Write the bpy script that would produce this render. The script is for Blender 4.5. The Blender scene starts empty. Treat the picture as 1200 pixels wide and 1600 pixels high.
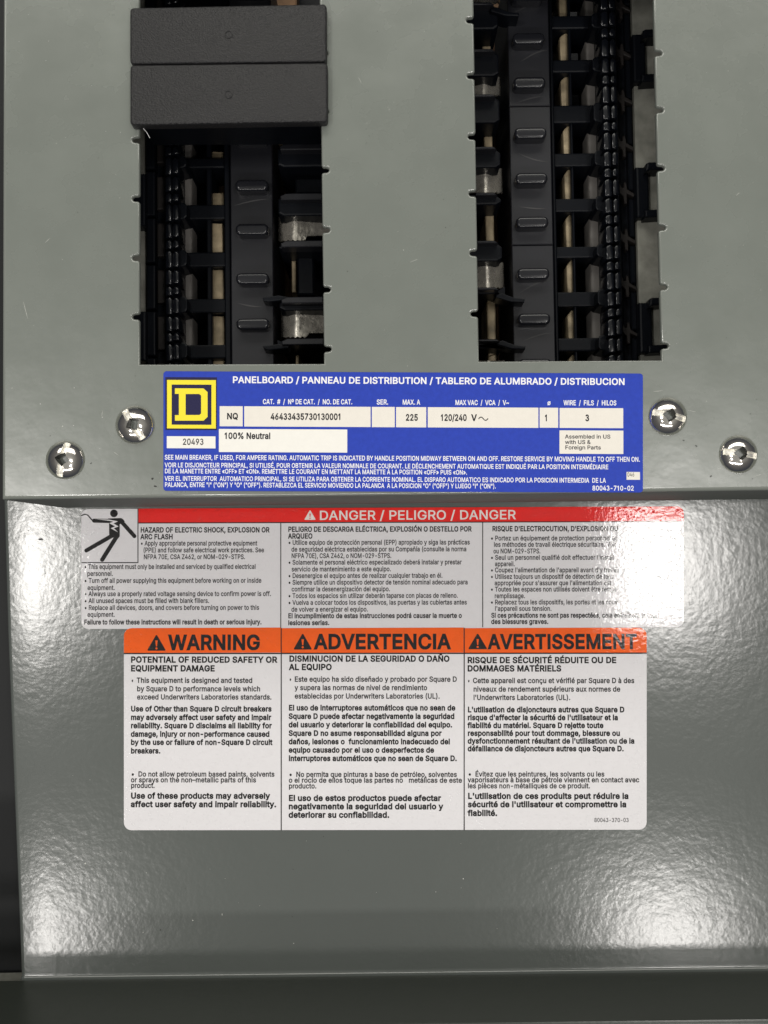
# Close-up of an electrical panelboard: painted cover, bus interior, stickers, screws.
# Unit: 1 = 10 cm.  Plate lies in XY, z towards the viewer.
import bpy, bmesh, math, random
from mathutils import Vector, Matrix
from mathutils.geometry import delaunay_2d_cdt
random.seed(7)
scene = bpy.context.scene
C = scene.collection
scene.unit_settings.system = 'METRIC'
scene.unit_settings.scale_length = 0.1

# ---------------------------------------------------------------- camera
FPX = 1500.0                       # focal length in photograph pixels (1200 x 1600)
DIST = FPX * 0.002075              # camera height above the cover plate
PITCH, ROLL = 0.040, 0.0132
RM = Matrix.Rotation(-ROLL, 3, 'Z') @ Matrix.Rotation(PITCH, 3, 'X')
CAM = Vector((0, 0, DIST))
cd = bpy.data.cameras.new('camera')
cd.sensor_fit = 'VERTICAL'; cd.sensor_height = 36.0
cd.lens = FPX / 1600 * 36.0
cd.clip_start = 0.05; cd.clip_end = 200
cam = bpy.data.objects.new('camera', cd); C.objects.link(cam)
cam.matrix_world = Matrix.Translation(CAM) @ RM.to_4x4()
scene.camera = cam

def P(px, py, z=0.0):
    """where the sight line of a photograph point meets the plane at height z"""
    d = RM @ Vector(((px - 600) / FPX, -(py - 800) / FPX, -1.0))
    return CAM + d * ((z - DIST) / d.z)

# ---------------------------------------------------------------- light
world = bpy.data.worlds.new('World'); scene.world = world
world.use_nodes = True
bg = world.node_tree.nodes['Background']
_n = world.node_tree.nodes; _l = world.node_tree.links
_tc = _n.new('ShaderNodeTexCoord'); _sx = _n.new('ShaderNodeSeparateXYZ'); _cr = _n.new('ShaderNodeValToRGB')
_l.new(_tc.outputs['Generated'], _sx.inputs[0]); _l.new(_sx.outputs['Z'], _cr.inputs['Fac']); _l.new(_cr.outputs['Color'], bg.inputs[0])
_cr.color_ramp.elements[0].position = 0.0; _cr.color_ramp.elements[0].color = (0.05, 0.055, 0.065, 1)   # walls near the floor
_cr.color_ramp.elements[1].position = 0.9; _cr.color_ramp.elements[1].color = (0.34, 0.335, 0.31, 1)    # ceiling
_e = _cr.color_ramp.elements.new(0.55); _e.color = (0.13, 0.125, 0.12, 1)
bg.inputs[1].default_value = 1.0
LAMP_H = 20.0
def lamp(name, px, py, w, h, radiance, col=(1.0, 0.965, 0.925)):
    """ceiling fixture whose mirror image in the lower panel falls at (px, py)"""
    k = (DIST + LAMP_H + 1.0) / FPX
    p = P(px, py, -1.0 - LAMP_H)
    l = bpy.data.lights.new(name, 'AREA'); l.shape = 'RECTANGLE'
    l.size = w * k; l.size_y = h * k
    l.energy = radiance * math.pi * l.size * l.size_y
    l.color = col
    o = bpy.data.objects.new(name, l); C.objects.link(o)
    o.location = (p.x, p.y, LAMP_H)
    return o
lamp('ceiling_lamp', 1037, 885, 140, 185, 31)
lamp('ceiling_lamp', 8, 890, 145, 200, 36)
lamp('ceiling_lamp', 1050, 1468, 125, 120, 38)
lamp('ceiling_lamp', 30, 1478, 120, 120, 38)
lamp('ceiling_strip_lamp', 560, 2090, 1700, 110, 20)
lamp('ceiling_lamp', 560, -560, 2600, 900, 4.0, (1.0, 0.975, 0.89))
scene.view_settings.view_transform = 'Standard'
scene.view_settings.look = 'None'
scene.view_settings.exposure = 0.0
scene.view_settings.gamma = 1.0

# ---------------------------------------------------------------- materials
def srgb(r, g, b):
    f = lambda c: c / 255 / 12.92 if c <= 10 else ((c / 255 + 0.055) / 1.055) ** 2.4
    return (f(r), f(g), f(b), 1.0)

def mat(name, col, rough=0.4, metal=0.0, spec=0.5, bumps=(), coat=0.0, coat_rough=0.1,
        mottle=None, specks=None, rough_var=None, pits=None):
    """bumps: list of (scale, distance, detail); mottle: (scale, amount); specks: (scale, colour, size)"""
    m = bpy.data.materials.new(name); m.use_nodes = True
    nt = m.node_tree; N = nt.nodes; L = nt.links
    b = N['Principled BSDF']
    b.inputs['Base Color'].default_value = col
    b.inputs['Roughness'].default_value = rough
    b.inputs['Metallic'].default_value = metal
    b.inputs['Specular IOR Level'].default_value = spec
    b.inputs['Coat Weight'].default_value = coat
    b.inputs['Coat Roughness'].default_value = coat_rough
    geo = N.new('ShaderNodeNewGeometry')
    pos = geo.outputs['Position']
    def noise(scale, detail=2.0, rgh=0.5):
        n = N.new('ShaderNodeTexNoise'); n.inputs['Scale'].default_value = scale
        n.inputs['Detail'].default_value = detail; n.inputs['Roughness'].default_value = rgh
        L.new(pos, n.inputs['Vector']); return n
    nrm = None
    for (s, dist, det) in bumps:
        n = noise(s, det)
        bp = N.new('ShaderNodeBump'); bp.inputs['Strength'].default_value = 1.0
        bp.inputs['Distance'].default_value = dist
        L.new(n.outputs['Fac'], bp.inputs['Height'])
        if nrm is not None: L.new(nrm, bp.inputs['Normal'])
        nrm = bp.outputs['Normal']
    if pits:                                 # small sharp-sided dimples
        n = noise(pits[0], 1.0)
        mr = N.new('ShaderNodeMapRange'); mr.inputs['From Min'].default_value = pits[2]; mr.inputs['From Max'].default_value = pits[2] + 0.08
        L.new(n.outputs['Fac'], mr.inputs['Value'])
        bp = N.new('ShaderNodeBump'); bp.invert = True; bp.inputs['Strength'].default_value = 1.0
        bp.inputs['Distance'].default_value = pits[1]
        L.new(mr.outputs[0], bp.inputs['Height']); L.new(nrm, bp.inputs['Normal']); nrm = bp.outputs['Normal']
    if nrm is not None:
        L.new(nrm, b.inputs['Normal'])
        if coat > 0: L.new(nrm, b.inputs['Coat Normal'])
    cur = None
    if mottle:
        n = noise(mottle[0], 5.0, 0.6)
        mr = N.new('ShaderNodeMapRange')
        mr.inputs['From Min'].default_value = 0.3; mr.inputs['From Max'].default_value = 0.7
        mr.inputs['To Min'].default_value = 1 - mottle[1]; mr.inputs['To Max'].default_value = 1 + mottle[1]
        L.new(n.outputs['Fac'], mr.inputs['Value'])
        mx = N.new('ShaderNodeVectorMath'); mx.operation = 'SCALE'
        mx.inputs[0].default_value = col[:3]
        L.new(mr.outputs[0], mx.inputs['Scale'])
        cur = mx.outputs[0]
    for sp in (specks or ()):
        v = N.new('ShaderNodeTexVoronoi'); v.inputs['Scale'].default_value = sp[0]
        L.new(pos, v.inputs['Vector'])
        sc = N.new('ShaderNodeSeparateColor'); L.new(v.outputs['Color'], sc.inputs[0])
        th = N.new('ShaderNodeMath'); th.operation = 'MULTIPLY_ADD'      # radius varies from cell to cell
        L.new(sc.outputs[0], th.inputs[0]); th.inputs[1].default_value = sp[2] * 2.0
        th.inputs[2].default_value = -sp[2] * 1.55
        lt = N.new('ShaderNodeMath'); lt.operation = 'LESS_THAN'
        L.new(v.outputs['Distance'], lt.inputs[0]); L.new(th.outputs[0], lt.inputs[1])
        mi = N.new('ShaderNodeMix'); mi.data_type = 'RGBA'
        L.new(lt.outputs[0], mi.inputs['Factor'])
        if cur is None: mi.inputs[6].default_value = col
        else: L.new(cur, mi.inputs[6])
        mi.inputs[7].default_value = sp[1]
        cur = mi.outputs[2]
    if cur is not None: L.new(cur, b.inputs['Base Color'])
    if rough_var:
        n = noise(rough_var[0], 4.0, 0.6)
        mr = N.new('ShaderNodeMapRange')
        mr.inputs['From Min'].default_value = 0.3; mr.inputs['From Max'].default_value = 0.7
        mr.inputs['To Min'].default_value = rough - rough_var[1]; mr.inputs['To Max'].default_value = rough + rough_var[1]
        L.new(n.outputs['Fac'], mr.inputs['Value']); L.new(mr.outputs[0], b.inputs['Roughness'])
    return m

DARKSP = srgb(40, 40, 36); LIGHTSP = srgb(225, 225, 220)
M = {}
M['cover'] = mat('grey_cover_paint', (0.170, 0.188, 0.168, 1), 0.27, spec=0.9,
                 bumps=[(38, 0.00022, 1.5), (7, 0.0013, 1.0)], mottle=(3.0, 0.04), rough_var=(5, 0.05),
                 specks=[(9, LIGHTSP, 0.055), (6, DARKSP, 0.045)])
M['panel'] = mat('grey_orange_peel_paint', (0.092, 0.102, 0.096, 1), 0.18, spec=0.75,
                 bumps=[(50, 0.00038, 1.6), (17, 0.00045, 1.0)], mottle=(2.5, 0.03),
                 specks=[(9, DARKSP, 0.05), (7, LIGHTSP, 0.03)])
M['cover_edge'] = mat('rolled_edge_paint', (0.20, 0.215, 0.195, 1), 0.13, spec=1.0)
M['flange'] = mat('matt_grey_flange_paint', (0.12, 0.128, 0.12, 1), 0.7, spec=0.15)
M['foot_shade'] = mat('shaded_foot_wall_paint', (0.033, 0.038, 0.032, 1), 0.3, spec=0.5, bumps=[(50, 0.0003, 1.5)])  # panel paint darkened: the wall's shade is put into its colour
M['trim'] = mat('dark_enclosure_paint', (0.026, 0.028, 0.026, 1), 0.45, spec=0.3,
                bumps=[(40, 0.0006, 2.0)], mottle=(3, 0.08))
M['sidewall'] = mat('gap_shade_side_paint', (0.014, 0.015, 0.016, 1), 0.55, spec=0.25)  # enclosure grey darkened: shade deep in the gap is painted into the colour
M['tooth'] = mat('glossy_black_plastic', (0.005, 0.006, 0.009, 1), 0.2, spec=0.6)
M['plastic'] = mat('black_plastic', (0.004, 0.005, 0.0075, 1), 0.38, spec=0.14, bumps=[(60, 0.0004, 2)])
M['plastic_grey'] = mat('charcoal_plastic', (0.013, 0.0135, 0.017, 1), 0.36, spec=0.4,
                        bumps=[(5, 0.0015, 1)], mottle=(2.2, 0.3))
M['boss'] = mat('polished_charcoal_plastic', (0.012, 0.0125, 0.016, 1), 0.2, spec=0.5)
M['plastic_brown'] = mat('brown_grey_plastic', (0.020, 0.017, 0.016, 1), 0.5, spec=0.3)
M['filler'] = mat('pebbled_black_plastic', (0.017, 0.0167, 0.018, 1), 0.45, spec=0.4,
                  bumps=[(175, 0.0030, 1.5)])
M['brass'] = mat('dull_tin_plated_copper', (0.31, 0.25, 0.16, 1), 0.5, metal=0.3,
                 bumps=[(60, 0.001, 2)], mottle=(14, 0.5))
M['copper'] = mat('bare_copper_strip', (0.10, 0.06, 0.035, 1), 0.5, metal=0.8, mottle=(8, 0.4))
M['tin'] = mat('bright_tinned_clip', (0.92, 0.87, 0.77, 1), 0.28, metal=0.8,
               bumps=[(28, 0.0035, 2)], mottle=(25, 0.12), rough_var=(40, 0.08))
M['alu'] = mat('grey_metal_window', (0.15, 0.14, 0.13, 1), 0.6, metal=0.1)
M['galv'] = mat('galvanised_steel', (0.24, 0.24, 0.21, 1), 0.5, metal=0.2, mottle=(11, 0.35),
                bumps=[(30, 0.0008, 3)])
M['chrome'] = mat('polished_zinc_screw', (0.80, 0.77, 0.73, 1), 0.12, metal=1.0,
                  bumps=[(14, 0.0035, 2.0)], rough_var=(20, 0.05))
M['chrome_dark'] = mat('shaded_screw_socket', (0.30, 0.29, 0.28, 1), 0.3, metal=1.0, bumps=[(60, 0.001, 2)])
M['chrome_cut'] = mat('scuffed_screw_recess', (0.95, 0.93, 0.87, 1), 0.5, metal=1.0, bumps=[(60, 0.0008, 2)])
GLOSS = dict(rough=0.6, spec=0.15, coat=0.8, coat_rough=0.03,
             bumps=[(120, 0.00020, 2.5), (50, 0.00024, 1.5)], pits=(170, 0.0005, 0.62))
M['paper'] = mat('white_laminated_paper', srgb(224, 222, 225), mottle=(30, 0.015),
                 specks=[(22, srgb(180, 175, 172), 0.035)], **GLOSS)
M['red'] = mat('danger_red_print', srgb(232, 30, 24), mottle=(20, 0.03), **GLOSS)
M['orange'] = mat('warning_orange_print', srgb(244, 94, 10), mottle=(20, 0.03), **GLOSS)
M['ink'] = mat('black_print', srgb(20, 18, 20), **GLOSS)
M['white_ink'] = mat('white_print_gloss', srgb(236, 226, 222), **GLOSS)
SAT = dict(rough=0.5, spec=0.25, bumps=[(120, 0.0007, 2)])
M['blue'] = mat('royal_blue_print', srgb(40, 66, 180), mottle=(60, 0.08), **SAT)
M['navy'] = mat('navy_print', srgb(34, 32, 72), **SAT)
M['yellow'] = mat('yellow_print', srgb(250, 232, 60), **SAT)
M['field'] = mat('cream_field_print', srgb(238, 233, 224), mottle=(40, 0.02),
                 specks=[(26, srgb(170, 160, 145), 0.07)], **SAT)
M['field_white'] = mat('white_paper_slip', srgb(244, 242, 236), mottle=(40, 0.015),
                       specks=[(26, srgb(180, 170, 160), 0.05)], **SAT)
M['white_flat'] = mat('white_print', srgb(248, 248, 252), **SAT)
M['black_flat'] = mat('black_typed_print', srgb(26, 24, 30), **SAT)
M['lint'] = mat('white_lint', (0.8, 0.8, 0.8, 1), 0.7)

# ---------------------------------------------------------------- object helpers
def root(name, label, cat, loc, group=None, kind=None):
    o = bpy.data.objects.new(name, None); C.objects.link(o)
    o.empty_display_size = 0.1
    o.location = loc; o['label'] = label; o['category'] = cat
    if group: o['group'] = group
    if kind: o['kind'] = kind
    return o

def base_of(o):
    while o.parent: o = o.parent
    return Vector(o.location)

def mesh_obj(name, verts, faces, m, parent=None, smooth=False, mats=None, fm=None):
    off = base_of(parent) if parent else Vector((0, 0, 0))
    me = bpy.data.meshes.new(name)
    me.from_pydata([tuple(Vector(v) - off) for v in verts], [], faces)
    for q in (mats or [m]): me.materials.append(q)
    if fm: me.polygons.foreach_set('material_index', fm)
    if smooth:
        me.polygons.foreach_set('use_smooth', [True] * len(me.polygons))
    me.update()
    o = bpy.data.objects.new(name, me); C.objects.link(o)
    if parent: o.parent = parent
    return o

def area2(p):
    return sum(p[i - 1][0] * p[i][1] - p[i][0] * p[i - 1][1] for i in range(len(p)))

def offset(poly, d):
    """grow a counter-clockwise polygon by d (miter joints)"""
    n = len(poly); out = []
    for i in range(n):
        a = Vector(poly[i - 1][:2]); b = Vector(poly[i][:2]); c = Vector(poly[(i + 1) % n][:2])
        e1 = (b - a); e2 = (c - b)
        if e1.length < 1e-9 or e2.length < 1e-9: out.append((b.x, b.y)); continue
        e1.normalize(); e2.normalize()
        n1 = Vector((e1.y, -e1.x)); n2 = Vector((e2.y, -e2.x))
        s = n1 + n2
        m_ = s / max(0.35, (1 + n1.dot(n2)))
        out.append((b.x + m_.x * d, b.y + m_.y * d))
    return out

def ccw(p):
    p = [(q[0], q[1]) for q in p]
    return p if area2(p) > 0 else p[::-1]

def tess(loops):
    """triangles of a polygon with holes -> (flat vertex list, triangle indices); even-odd / non-zero by sight of each centre"""
    flat = [v for l in loops for v in l]
    edges = []; n0 = 0
    for l in loops:
        edges += [(n0 + i, n0 + (i + 1) % len(l)) for i in range(len(l))]; n0 += len(l)
    res = delaunay_2d_cdt([Vector(v) for v in flat], edges, [], 0, 1e-7, True)
    vs, fs, ov = res[0], res[2], res[3]
    extra = []                                   # crossings the triangulation had to add
    ids = []
    for k, v in enumerate(vs):
        if ov[k]: ids.append(ov[k][0])
        else: ids.append(len(flat) + len(extra)); extra.append((v.x, v.y))
    out = []
    for f in fs:
        cx = sum(vs[i].x for i in f) / 3; cy = sum(vs[i].y for i in f) / 3
        wn = 0
        for l in loops:
            px, py = l[-1]
            for qx, qy in l:
                if (py <= cy) != (qy <= cy):
                    t = (cy - py) / (qy - py)
                    if px + t * (qx - px) > cx: wn += 1 if qy > py else -1
                px, py = qx, qy
        if wn == 0: continue
        a, b, c = [vs[i] for i in f]
        ar = (b.x - a.x) * (c.y - a.y) - (c.x - a.x) * (b.y - a.y)
        t = tuple(ids[i] for i in f)
        out.append(t if ar > 0 else (t[0], t[2], t[1]))
    return flat + extra, out

def prism_geo(poly, z, depth, bevel=0.004, seg=1, V=None, F=None):
    """solid from an outline (world xy): top at z with a rounded or chamfered edge"""
    V = [] if V is None else V; F = [] if F is None else F
    poly = ccw(poly); n = len(poly); b0 = len(V)
    rings = []
    if bevel > 0:
        for s in range(seg + 1):
            t = s / seg * math.pi / 2
            rings.append((offset(poly, -bevel * (1 - math.sin(t))), z - bevel * (1 - math.cos(t))))
    else:
        rings.append((poly, z))
    rings.append((poly, z - depth))
    for r, zz in rings: V += [(x, y, zz) for x, y in r]
    F.append(tuple(b0 + i for i in range(n)))
    for k in range(len(rings) - 1):
        for i in range(n):
            j = (i + 1) % n
            a = b0 + k * n; c = b0 + (k + 1) * n
            F.append((a + i, c + i, c + j, a + j))
    return V, F

def prism(name, poly, z, depth, m, parent, bevel=0.004, seg=1, smooth=False):
    V, F = prism_geo(poly, z, depth, bevel, seg)
    o = mesh_obj(name, V, F, m, parent, smooth=smooth)
    if smooth: o.data.set_sharp_from_angle(angle=math.radians(50))
    return o

def rrect(x0, y0, x1, y1, r, n=5):
    """rounded rectangle outline"""
    if x0 > x1: x0, x1 = x1, x0
    if y0 > y1: y0, y1 = y1, y0
    out = []
    for cx, cy, a0 in ((x1 - r, y0 + r, -90), (x1 - r, y1 - r, 0), (x0 + r, y1 - r, 90), (x0 + r, y0 + r, 180)):
        for i in range(n + 1):
            a = math.radians(a0 + 90 * i / n)
            out.append((cx + r * math.cos(a), cy + r * math.sin(a)))
    return out

def px_rrect(x0, y0l, x1, y0r, y1l, y1r, r, n=5, radii=None):
    """rounded quad given in photograph pixels; y0l/y0r top left/right, y1l/y1r bottom left/right"""
    rs = radii or (r, r, r, r)      # tl, bl, br, tr
    pts = [((x0, y0l), 270, 180, rs[0], 1, 1), ((x0, y1l), 180, 90, rs[1], 1, -1),
           ((x1, y1r), 90, 0, rs[2], -1, -1), ((x1, y0r), 0, -90, rs[3], -1, 1)]
    out = []
    for (cx, cy), a0, a1, rr, sx, sy in pts:
        ox, oy = cx + sx * rr, cy + sy * rr
        if rr <= 0: out.append((cx, cy)); continue
        for i in range(n + 1):
            a = math.radians(a0 + (a1 - a0) * i / n)
            out.append((ox + rr * math.cos(a), oy + rr * math.sin(a)))
    return out

def unp(pts, z):
    """photograph outline -> world outline at height z"""
    return [tuple(P(x, y, z)[:2]) for x, y in pts]

# ================================================================ the enclosure and its sheet metal
ZP = -0.60                                   # height of the recessed lower panel
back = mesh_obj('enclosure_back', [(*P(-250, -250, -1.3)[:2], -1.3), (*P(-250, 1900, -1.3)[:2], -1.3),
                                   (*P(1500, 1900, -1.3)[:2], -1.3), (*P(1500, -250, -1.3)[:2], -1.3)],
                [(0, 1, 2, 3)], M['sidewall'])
back['kind'] = 'structure'

def sheet_with_openings(name, outer, holes, z, skirt, thick, r_out, r_hole, m, parent):
    """flat plate: outer edge folded down round a bend, openings with a small rolled edge"""
    V, F = [], []
    outer = ccw(outer); holes = [ccw(h) for h in holes]
    SEG = 6
    oring = []
    for s in range(SEG + 1):
        t = s / SEG * math.pi / 2
        oring.append((offset(outer, -r_out * (1 - math.sin(t))), z - r_out * (1 - math.cos(t))))
    oring.append((outer, z - skirt))
    hr = []
    for h in holes:
        rr = []
        for s in range(4):
            t = s / 3 * math.pi / 2
            rr.append((offset(h, r_hole * (1 - math.sin(t))), z - r_hole * (1 - math.cos(t))))
        rr.append((h, z - thick)); hr.append(rr)
    n_all = len(oring[0][0]); tr = []
    fl, tri = tess([oring[0][0]] + [r[0][0][::-1] for r in hr])
    remap = list(range(n_all))                   # holes go in clockwise, are stored counter-clockwise
    for r in hr:
        k = len(r[0][0]); remap += [n_all + k - 1 - i for i in range(k)]; n_all += k
    tri = [tuple(remap[i] for i in t) for t in tri]
    V += [(x, y, z) for x, y in oring[0][0]]
    starts = []
    for r in hr:
        starts.append(len(V)); V += [(x, y, z) for x, y in r[0][0]]
    F += tri
    def strips(rings, first, flip):
        n = len(rings[0][0]); prev = first
        for pts, zz in rings[1:]:
            cur = len(V); V.extend((x, y, zz) for x, y in pts)
            for i in range(n):
                j = (i + 1) % n
                q = (prev + i, cur + i, cur + j, prev + j)
                F.append(q[::-1] if flip else q)
            prev = cur
    strips(oring, 0, False)
    n_edge = len(F)
    for r, st in zip(hr, starts): strips(r, st, True)
    o = mesh_obj(name, V, F, None, parent, smooth=True, mats=[m, M['flange'], M['cover_edge']],
                 fm=[2 if k_ >= n_edge or (k_ >= len(tri) and min(V[i][2] for i in f) > z - 0.3) else 1 if all(V[i][2] < z - 0.3 or V[i][2] < z - 0.0119 for i in f) and len(f) == 4 and min(V[i][2] for i in f) < z - 0.3 else 0 for k_, f in enumerate(F)])
    for p in o.data.polygons[:len(tri)]: p.use_smooth = False
    return o

def notched(xtl, xtr, xbl, xbr, yt, ybl, ybr, left, right, length=11.5):
    """opening outline in photograph pixels with the keyhole notches along both sides"""
    prof = [(0, -7.0), (1.2, -5.2), (3.2, -4.2), (length - 4.0, -4.0)]
    for a in (-60, -25, 0, 25, 60):
        prof.append((length - 4.0 + 4.0 * math.cos(math.radians(a)), 4.0 * math.sin(math.radians(a))))
    prof += [(length - 4.0, 4.0), (3.2, 4.2), (1.2, 5.2), (0, 7.0)]
    pts = [(xtl, yt)]
    for y in sorted(left):
        xe = xtl + (xbl - xtl) * (y - yt) / (ybl - yt)
        pts += [(xe - u, y + v) for u, v in prof]
    pts += [(xbl, ybl), (xbr, ybr)]
    for y in sorted(right, reverse=True):
        xe = xtr + (xbr - xtr) * (y - yt) / (ybr - yt)
        pts += [(xe + u, y - v) for u, v in prof]
    pts.append((xtr, yt))
    return pts

cover = root('panelboard_cover', 'grey painted steel cover plate with two notched breaker openings, upper plate',
             'cover plate', (*P(600, 300)[:2], 0))
hole_l = notched(218, 498.5, 218, 506.3, -60, 569.3, 568.2, [-52, 36, 127, 218, 310, 402.5, 494.5],
                 [-8, 83, 174, 265, 358.6, 451.6, 545])
hole_r = notched(739, 1020, 748.4, 1034, -60, 564.6, 562.8, [-58, 31, 118, 213, 302, 395, 490],
                 [-8, 82, 171, 262, 355, 448, 540])
outer = [(5, -200), (2.5, 780.5), (1430, 763), (1430, -200)]
sheet_with_openings('cover_sheet', unp(outer, 0), [unp(hole_l, 0), unp(hole_r, 0)], 0.0, 0.598, 0.016,
                    0.012, 0.0065, M['cover'], cover)

# lower panel: flat field, shallow crease near its foot, rounded bend at the foot and on the left
lp = root('lower_panel', 'recessed glossy grey lower panel with orange peel paint below the cover plate',
          'metal panel', (*P(600, 1150, ZP)[:2], ZP))
WALL = 0.305
RB = 0.016
rows = [(-708.0, 0.0), (-500, 0.0), (-200, 0.0), (-40, 0.0), (20, 0.0), (34, 0.0), (36, 0.0)]
for s in range(1, 9):                        # concave bend up into the foot wall
    t = s / 8 * math.pi / 2
    rows.append((37 + RB / 0.0024 * math.sin(t), -RB * (1 - math.cos(t))))
LEAN = 0.030
rows.append((37 + RB / 0.0024, -RB - 0.001))
NW = len(rows)
rows += [(0, -WALL), (1, -WALL - 0.010), (2, -WALL - 0.013), (3, -WALL - 0.012), (4, -WALL + 0.1)]
cols = []
RL = 0.014
for s in range(9):
    t = (1 - s / 8) * math.pi / 2
    cols.append((RL / 0.0021 * (1 - math.sin(t)), RL * (1 - math.cos(t))))
cols = [(0.0, 0.4)] + cols + [(60, 0), (300, 0), (600, 0), (900, 0), (1200, 0), (1420, 0)]
V = []
for k, (ry, dz) in enumerate(rows):
    for cx, dc in cols:
        if k < NW:
            yl = 1486 + ry
            xl = max(5.0, 4 + (33 - 4) * (yl - 810) / (1536 - 810))
            x = xl + cx
            y = yl - 0.0125 * x * (1.0 if ry > -100 else 0.5)
            p = P(x, y, ZP)
            zz = ZP - dz - dc
            base = p
        else:                                # foot wall, leaning slightly outwards, and its turned top edge
            p = V[(NW - 1) * len(cols) + len([v for v in V[k * len(cols):]])]
            out = (0.0, LEAN, LEAN + 0.003, LEAN + 0.013, LEAN + 0.023, LEAN + 0.03)[k - NW + 1]
            p = Vector((p[0], p[1] - out, 0)); zz = ZP - dz
        V.append((p.x, p.y, zz))
nc = len(cols)
F = [(r * nc + c, (r + 1) * nc + c, (r + 1) * nc + c + 1, r * nc + c + 1) for r in range(len(rows) - 1) for c in range(nc - 1)]
nf = (NW - 1) * (nc - 1)
o = mesh_obj('panel_sheet', V[:NW * nc], F[:nf], M['panel'], lp, smooth=True)
k0 = (NW - 1) * nc
wallv = [Vector(v) for v in V[k0:]]
for r in range(len(rows) - NW + 1):          # the wall runs on to the left past the panel's own edge
    for c in range(3):
        q = wallv[r * nc + 3]
        wallv[r * nc + c] = Vector((q.x - (0.9, 0.5, 0.1)[c], q.y - (0.9, 0.5, 0.1)[c] * 0.001, q.z))
for r in range(len(rows) - NW + 1):
    for c in range(nc):
        q = wallv[r * nc + c]; wallv[r * nc + c] = Vector((q.x, q.y, wallv[r * nc + nc - 1].z))
o = mesh_obj('foot_wall', wallv, [tuple(i - k0 for i in f) for f in F[nf:]], M['foot_shade'], lp, smooth=True)
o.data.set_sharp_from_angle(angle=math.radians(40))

box = root('enclosure_rim', 'shade-toned grey folded steel rim of the enclosure below and left of the lower panel',
           'enclosure', (*P(20, 1560, -0.8)[:2], -0.8))
def slab(name, pts, z, depth, m, parent, r=0.02, seg=4):
    return prism(name, unp(pts, z), z, depth, m, parent, bevel=r, seg=seg, smooth=True)
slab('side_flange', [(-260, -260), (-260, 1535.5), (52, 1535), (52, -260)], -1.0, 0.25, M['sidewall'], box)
slab('foot_lip', [(-260, 1640), (-260, 1760), (1440, 1760), (1440, 1600)], -0.37, 0.6, M['galv'], box, r=0.02)

# ================================================================ screws
def screw(cx, cy, ang, label, r=30.5, tilt=0.0):
    k = 0.002075
    c = P(cx, cy, 0.02)
    R = r * k * (DIST - 0.02) / DIST
    H = 0.052
    NR, NA = 58, 132
    sd = 0.0235                                # half diagonal of the square drive
    sw = 0.0098                                # half width of the slot
    ca, sa = math.cos(math.radians(ang)), math.sin(math.radians(ang))
    Vv = []; cut = []
    def h(x, y):
        rr = min(1.0, math.hypot(x, y) / R)
        z = 0.004 + H * math.sqrt(max(0, 1 - (rr * 0.93) ** 2)) - H * math.sqrt(1 - 0.93 ** 2)
        u, v = x * ca + y * sa, -x * sa + y * ca
        d = abs(u) + abs(v)                    # square standing on its corner, slot runs through the corners
        z0 = z; c_ = 0
        if d < sd: z -= min(0.038, (sd - d) * 7 + 0.004); c_ = 2
        if abs(v) < sw and abs(u) < R * 0.88:
            e = min((sw - abs(v)) * 2.2, 0.0105, (R * 0.88 - abs(u)) * 2.0)
            if z0 - e < z: z = z0 - e; c_ = 1
        return z, c_
    tl = 0.004
    for i in range(1, NR + 1):
        rad = R * (i / NR) ** 0.92
        for j in range(NA):
            a = 2 * math.pi * j / NA
            x, y = rad * math.cos(a), rad * math.sin(a)
            z, c_ = h(x, y); Vv.append((c.x + x, c.y + y, z + tilt * x)); cut.append(c_)
    z, c_ = h(0, 0); Vv.append((c.x, c.y, z)); cut.append(2)
    for j in range(NA):
        a = 2 * math.pi * j / NA
        Vv.append((c.x + R * math.cos(a), c.y + R * math.sin(a), -0.01)); cut.append(0)
    Fh, Fc = [], []
    cen = NR * NA
    for j in range(NA):
        Fc.append((cen, j, (j + 1) % NA))
    for i in range(NR - 1):
        for j in range(NA):
            k2 = (j + 1) % NA
            f = (i * NA + j, (i + 1) * NA + j, (i + 1) * NA + k2, i * NA + k2)
            (Fc if sum(1 for q in f if cut[q]) >= 2 else Fh).append(f)
    for j in range(NA):
        k2 = (j + 1) % NA
        Fh.append(((NR - 1) * NA + j, cen + 1 + j, cen + 1 + k2, (NR - 1) * NA + k2))
    o = mesh_obj('screw', Vv, Fh, M['chrome'], cover, smooth=True)
    o['label'] = label
    o.data.set_sharp_from_angle(angle=math.radians(40))
    used = sorted({q for f in Fc for q in f}); mp = {q: n for n, q in enumerate(used)}
    oc = mesh_obj('drive_recess', [Vv[q] for q in used], [tuple(mp[q] for q in f) for f in Fc], None, o, smooth=True,
                  mats=[M['chrome_cut'], M['chrome_dark']], fm=[1 if sum(1 for q in f if cut[q] == 2) >= 2 else 0 for f in Fc])
    oc.data.set_sharp_from_angle(angle=math.radians(25))
    return o
screw(99, 718, 76, 'domed screw at the far left, its slot nearly upright')
screw(208.5, 663, -58, 'domed screw left of the blue sticker, slot slanting down to the right')
screw(1046, 649.5, -14, 'domed screw just right of the blue sticker', r=30)
screw(1157, 709, -9, 'domed screw at the right edge of the photograph', r=30)

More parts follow.
